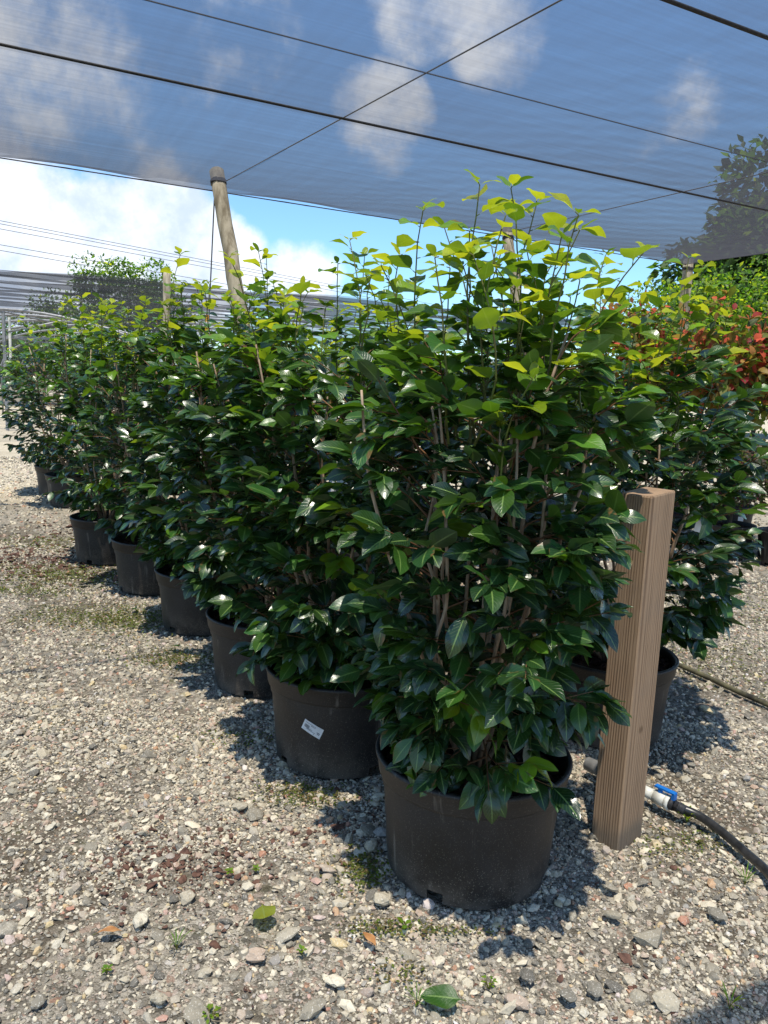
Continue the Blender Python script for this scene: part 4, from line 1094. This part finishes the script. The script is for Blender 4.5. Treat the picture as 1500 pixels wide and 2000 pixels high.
def tree(name, loc, h, rad, n, ls, tint, label, seed, mat_=None, group=None, th=.35, cat='tree', clump=16, tr=.12, shape='round'):
    rg = np.random.default_rng(seed); root = empty(name, (loc[0], loc[1], 0)); tag(root, label, cat, group)
    cz = h - rad[2]
    b, K = crown(rg, (0, 0, cz), rad, n, ls, tint, clump)
    mb = MB(); mb.add(*tube([(0, 0, -.05), (.05 * rad[0], 0, cz * .5), (0, .03 * rad[0], cz), (0, 0, cz + rad[2] * .5)], [tr, tr * .8, tr * .55, tr * .2], 8))
    for kc, kr in K[:9]:
        mb.add(*tube([(0, 0, max(cz - rad[2] * .7, .3) + rg.uniform(0, .3) * rad[2]), (kc * np.array([.5, .5, 1]) - np.array([0, 0, .1 * rad[2]])), kc], [tr * .45, tr * .28, tr * .1], 6))
    mb.build('trunk', M_trunk, root)
    build_leaves(b, 'crown', mat_ or M_tree, root, nu=2 if ls > .12 else 3, nv=1, shape=shape)
    return root


def gat(px, Y): p = at(px, 760, Y); return (p[0], Y)
tree('broadleaf_tree', gat(1290, 25), 5.6, (2.6, 2.2, 2.6), 9000, .16, (.5, .3), 'leafy light green tree beyond the corner pole, left of the taller one', 301, clump=26)
tree('broadleaf_tree', gat(1450, 26), 6.8, (4.2, 2.6, 3.4), 18000, .17, (.42, .28), 'tall bright green tree behind the net corner at the right edge', 302, clump=34)
tree('broadleaf_tree', gat(1640, 36), 16.2, (7.2, 3.6, 7.8), 26000, .55, (.25, .25), 'big dark tree seen dimly through the net at the right edge', 303, M_treed, clump=34)
tree('broadleaf_tree', gat(1480, 38), 12.0, (4.8, 3, 5.2), 16000, .5, (.2, .2), 'dark tree crown showing through the net above the corner', 307, M_treed, clump=30)
tree('broadleaf_tree', gat(255, 46), 8.9, (4.2, 3, 3.4), 9000, .24, (.35, .25), 'airy green tree behind the far net, left of the leaning pole', 304, clump=18)
tree('broadleaf_tree', gat(85, 56), 7.4, (4.0, 3, 3.0), 5000, .26, (.3, .25), 'low dark tree behind the far net at the left', 305, M_treed, clump=14)
tree('broadleaf_tree', gat(700, 60), 6.0, (5.5, 3, 2.6), 4000, .3, (.3, .25), 'distant treetop behind the middle of the camellia row', 306, M_treed, clump=14)
k = 0
HL = ['low green tree on the horizon ' + q for q in ('just outside the left edge behind the tunnel frame', 'behind the left upright of the tunnel frame', 'behind the right half of the tunnel frame', 'behind the short round post', 'behind the foot of the leaning pole', 'just right of the leaning pole', 'behind the left shoots of the nearest camellia', 'behind the middle shoots of the nearest camellia', 'behind the purple shrub', 'behind the red-leaved shrub by the corner pole', 'behind the corner pole', 'behind the reddest shrub at the right edge', 'outside the right edge beyond the bench')]
for (px, Y, h_, r_) in [(-60, 40, 4.5, 3.5), (60, 44, 3.6, 3), (190, 42, 3.8, 3), (330, 47, 4.2, 3.4), (480, 52, 4.4, 4), (640, 50, 4.4, 4), (800, 55, 4.3, 4), (960, 50, 4.2, 4), (1120, 46, 4.0, 3.6), (1240, 40, 4.0, 3), (1400, 42, 4.6, 3.4), (1560, 38, 5, 3.6), (1750, 36, 5, 4)]:
    tree('hedge_tree', gat(px, Y), h_, (r_, 2, h_ * .48), 3500, .24, (.35, .3), HL[k], 400 + k, M_tree if k % 2 else M_treed, group='far tree line', clump=14); k += 1

# red-leaved and purple shrubs at the right
def shrub(px, Y, h_, rad, n, ls, tint, label, seed, mat_, potk=.75, name='red_leaved_shrub'):
    x, y = gat(px, Y); r = tree(name, (x, y), h_, rad, n, ls, tint, label, seed, mat_, cat='shrub', clump=18, tr=.02, group=None)
    po = bpy.data.objects.new('pot', pot_me); COL.objects.link(po); po.parent = r; po.scale = (potk,) * 3
    so = bpy.data.objects.new('soil', soil0.data); COL.objects.link(so); so.parent = r; so.scale = (potk,) * 3
    return r, po
soil0 = [c for c in cam1.children if c.name.startswith('soil')][0]
shrub(1450, 8.2, 2.95, (.75, .6, .85), 1700, .12, (.55, .36), 'shrub with red and orange heart-shaped leaves at the right edge', 501, M_red)
shrub(1230, 9.4, 2.85, (.62, .6, .70), 1000, .11, (.58, .36), 'red-leaved shrub rising behind the shoots left of the corner pole', 502, M_red)
shrub(1330, 9.0, 2.45, (.62, .6, .62), 1000, .11, (.42, .36), 'orange and olive leaved shrub between the two redder ones', 503, M_red)
shrub(1560, 8.0, 2.7, (.7, .6, .7), 1000, .11, (.42, .36), 'rusty leaved shrub partly outside the right edge', 504, M_red)
shrub(1065, 10.0, 2.45, (.55, .5, .5), 900, .07, (.85, .15), 'dark purple shrub behind the nearest camellia', 505, M_purple, name='purple_shrub')
shrub(1450, 8.0, 1.35, (.68, .55, .48), 2200, .055, (.6, .3), 'dark purple bush low under the red-leaved shrub', 506, M_purple, .9, 'purple_shrub')
shrub(1580, 7.6, 1.3, (.6, .5, .45), 1200, .055, (.6, .3), 'purple bush cut by the right edge of the view', 507, M_purple, .9, 'purple_shrub')
shrub(1330, 10.4, 1.3, (.6, .5, .45), 1200, .055, (.6, .3), 'dull purple bush seen through gaps beside the timber post plant', 508, M_purple, .9, 'purple_shrub')
fp, potf = shrub(1447, 9.25, 1.35, (.6, .5, .4), 1400, .06, (.3, .3), 'dark bushy plant in a black pot with a small upright label at the right edge', 509, M_purple, 1.0, 'purple_shrub')
sticker(potf, (.15, -1.0), .25, .07, .13, .05, 'small upright grey-white label', False)

# pale potting tables with pots, seen through the plants at the right
tb = empty('potting_bench', (*gat(1500, 13.5), 0)); tag(tb, 'low pale slatted bench standing behind the shrubs at the right', 'bench')
mb = MB()
for q in range(6): mb.add(*box((0, -.45 + q * .18, .72), (4.2, .13, .03)))
mb.build('top', M_pole, tb, smooth_=False)
for sx in (-1.95, 0, 1.95):
    for sy in (-.4, .4):
        mb = MB(); mb.add(*box((sx, sy, .35), (.07, .07, .705))); mb.build('leg', M_pole, tb, smooth_=False)

# ------------------------------------------------------------------ power lines
i = 0
for (y0, y1) in [(431, 566), (437, 571), (447, 577), (478, 600), (489, 611)]:
    A = at(-200, y0 - (y1 - y0) * .286, 38); B = at(1500, y0 + (y1 - y0) * 2.143, 75)
    B = A + (at(700, y1, 62) - A) * 1.35
    cable('power_line', A, B, .016, ['highest', 'second', 'third', 'fourth', 'lowest'][i] + ' of the five overhead wires crossing the sky behind the leaning pole', sag_=.0, m_=M_wire, cat='power line', group='overhead wires'); i += 1
print('objects', len(bpy.data.objects), 'faces', sum(len(o.data.polygons) for o in bpy.data.objects if o.type == 'MESH'))
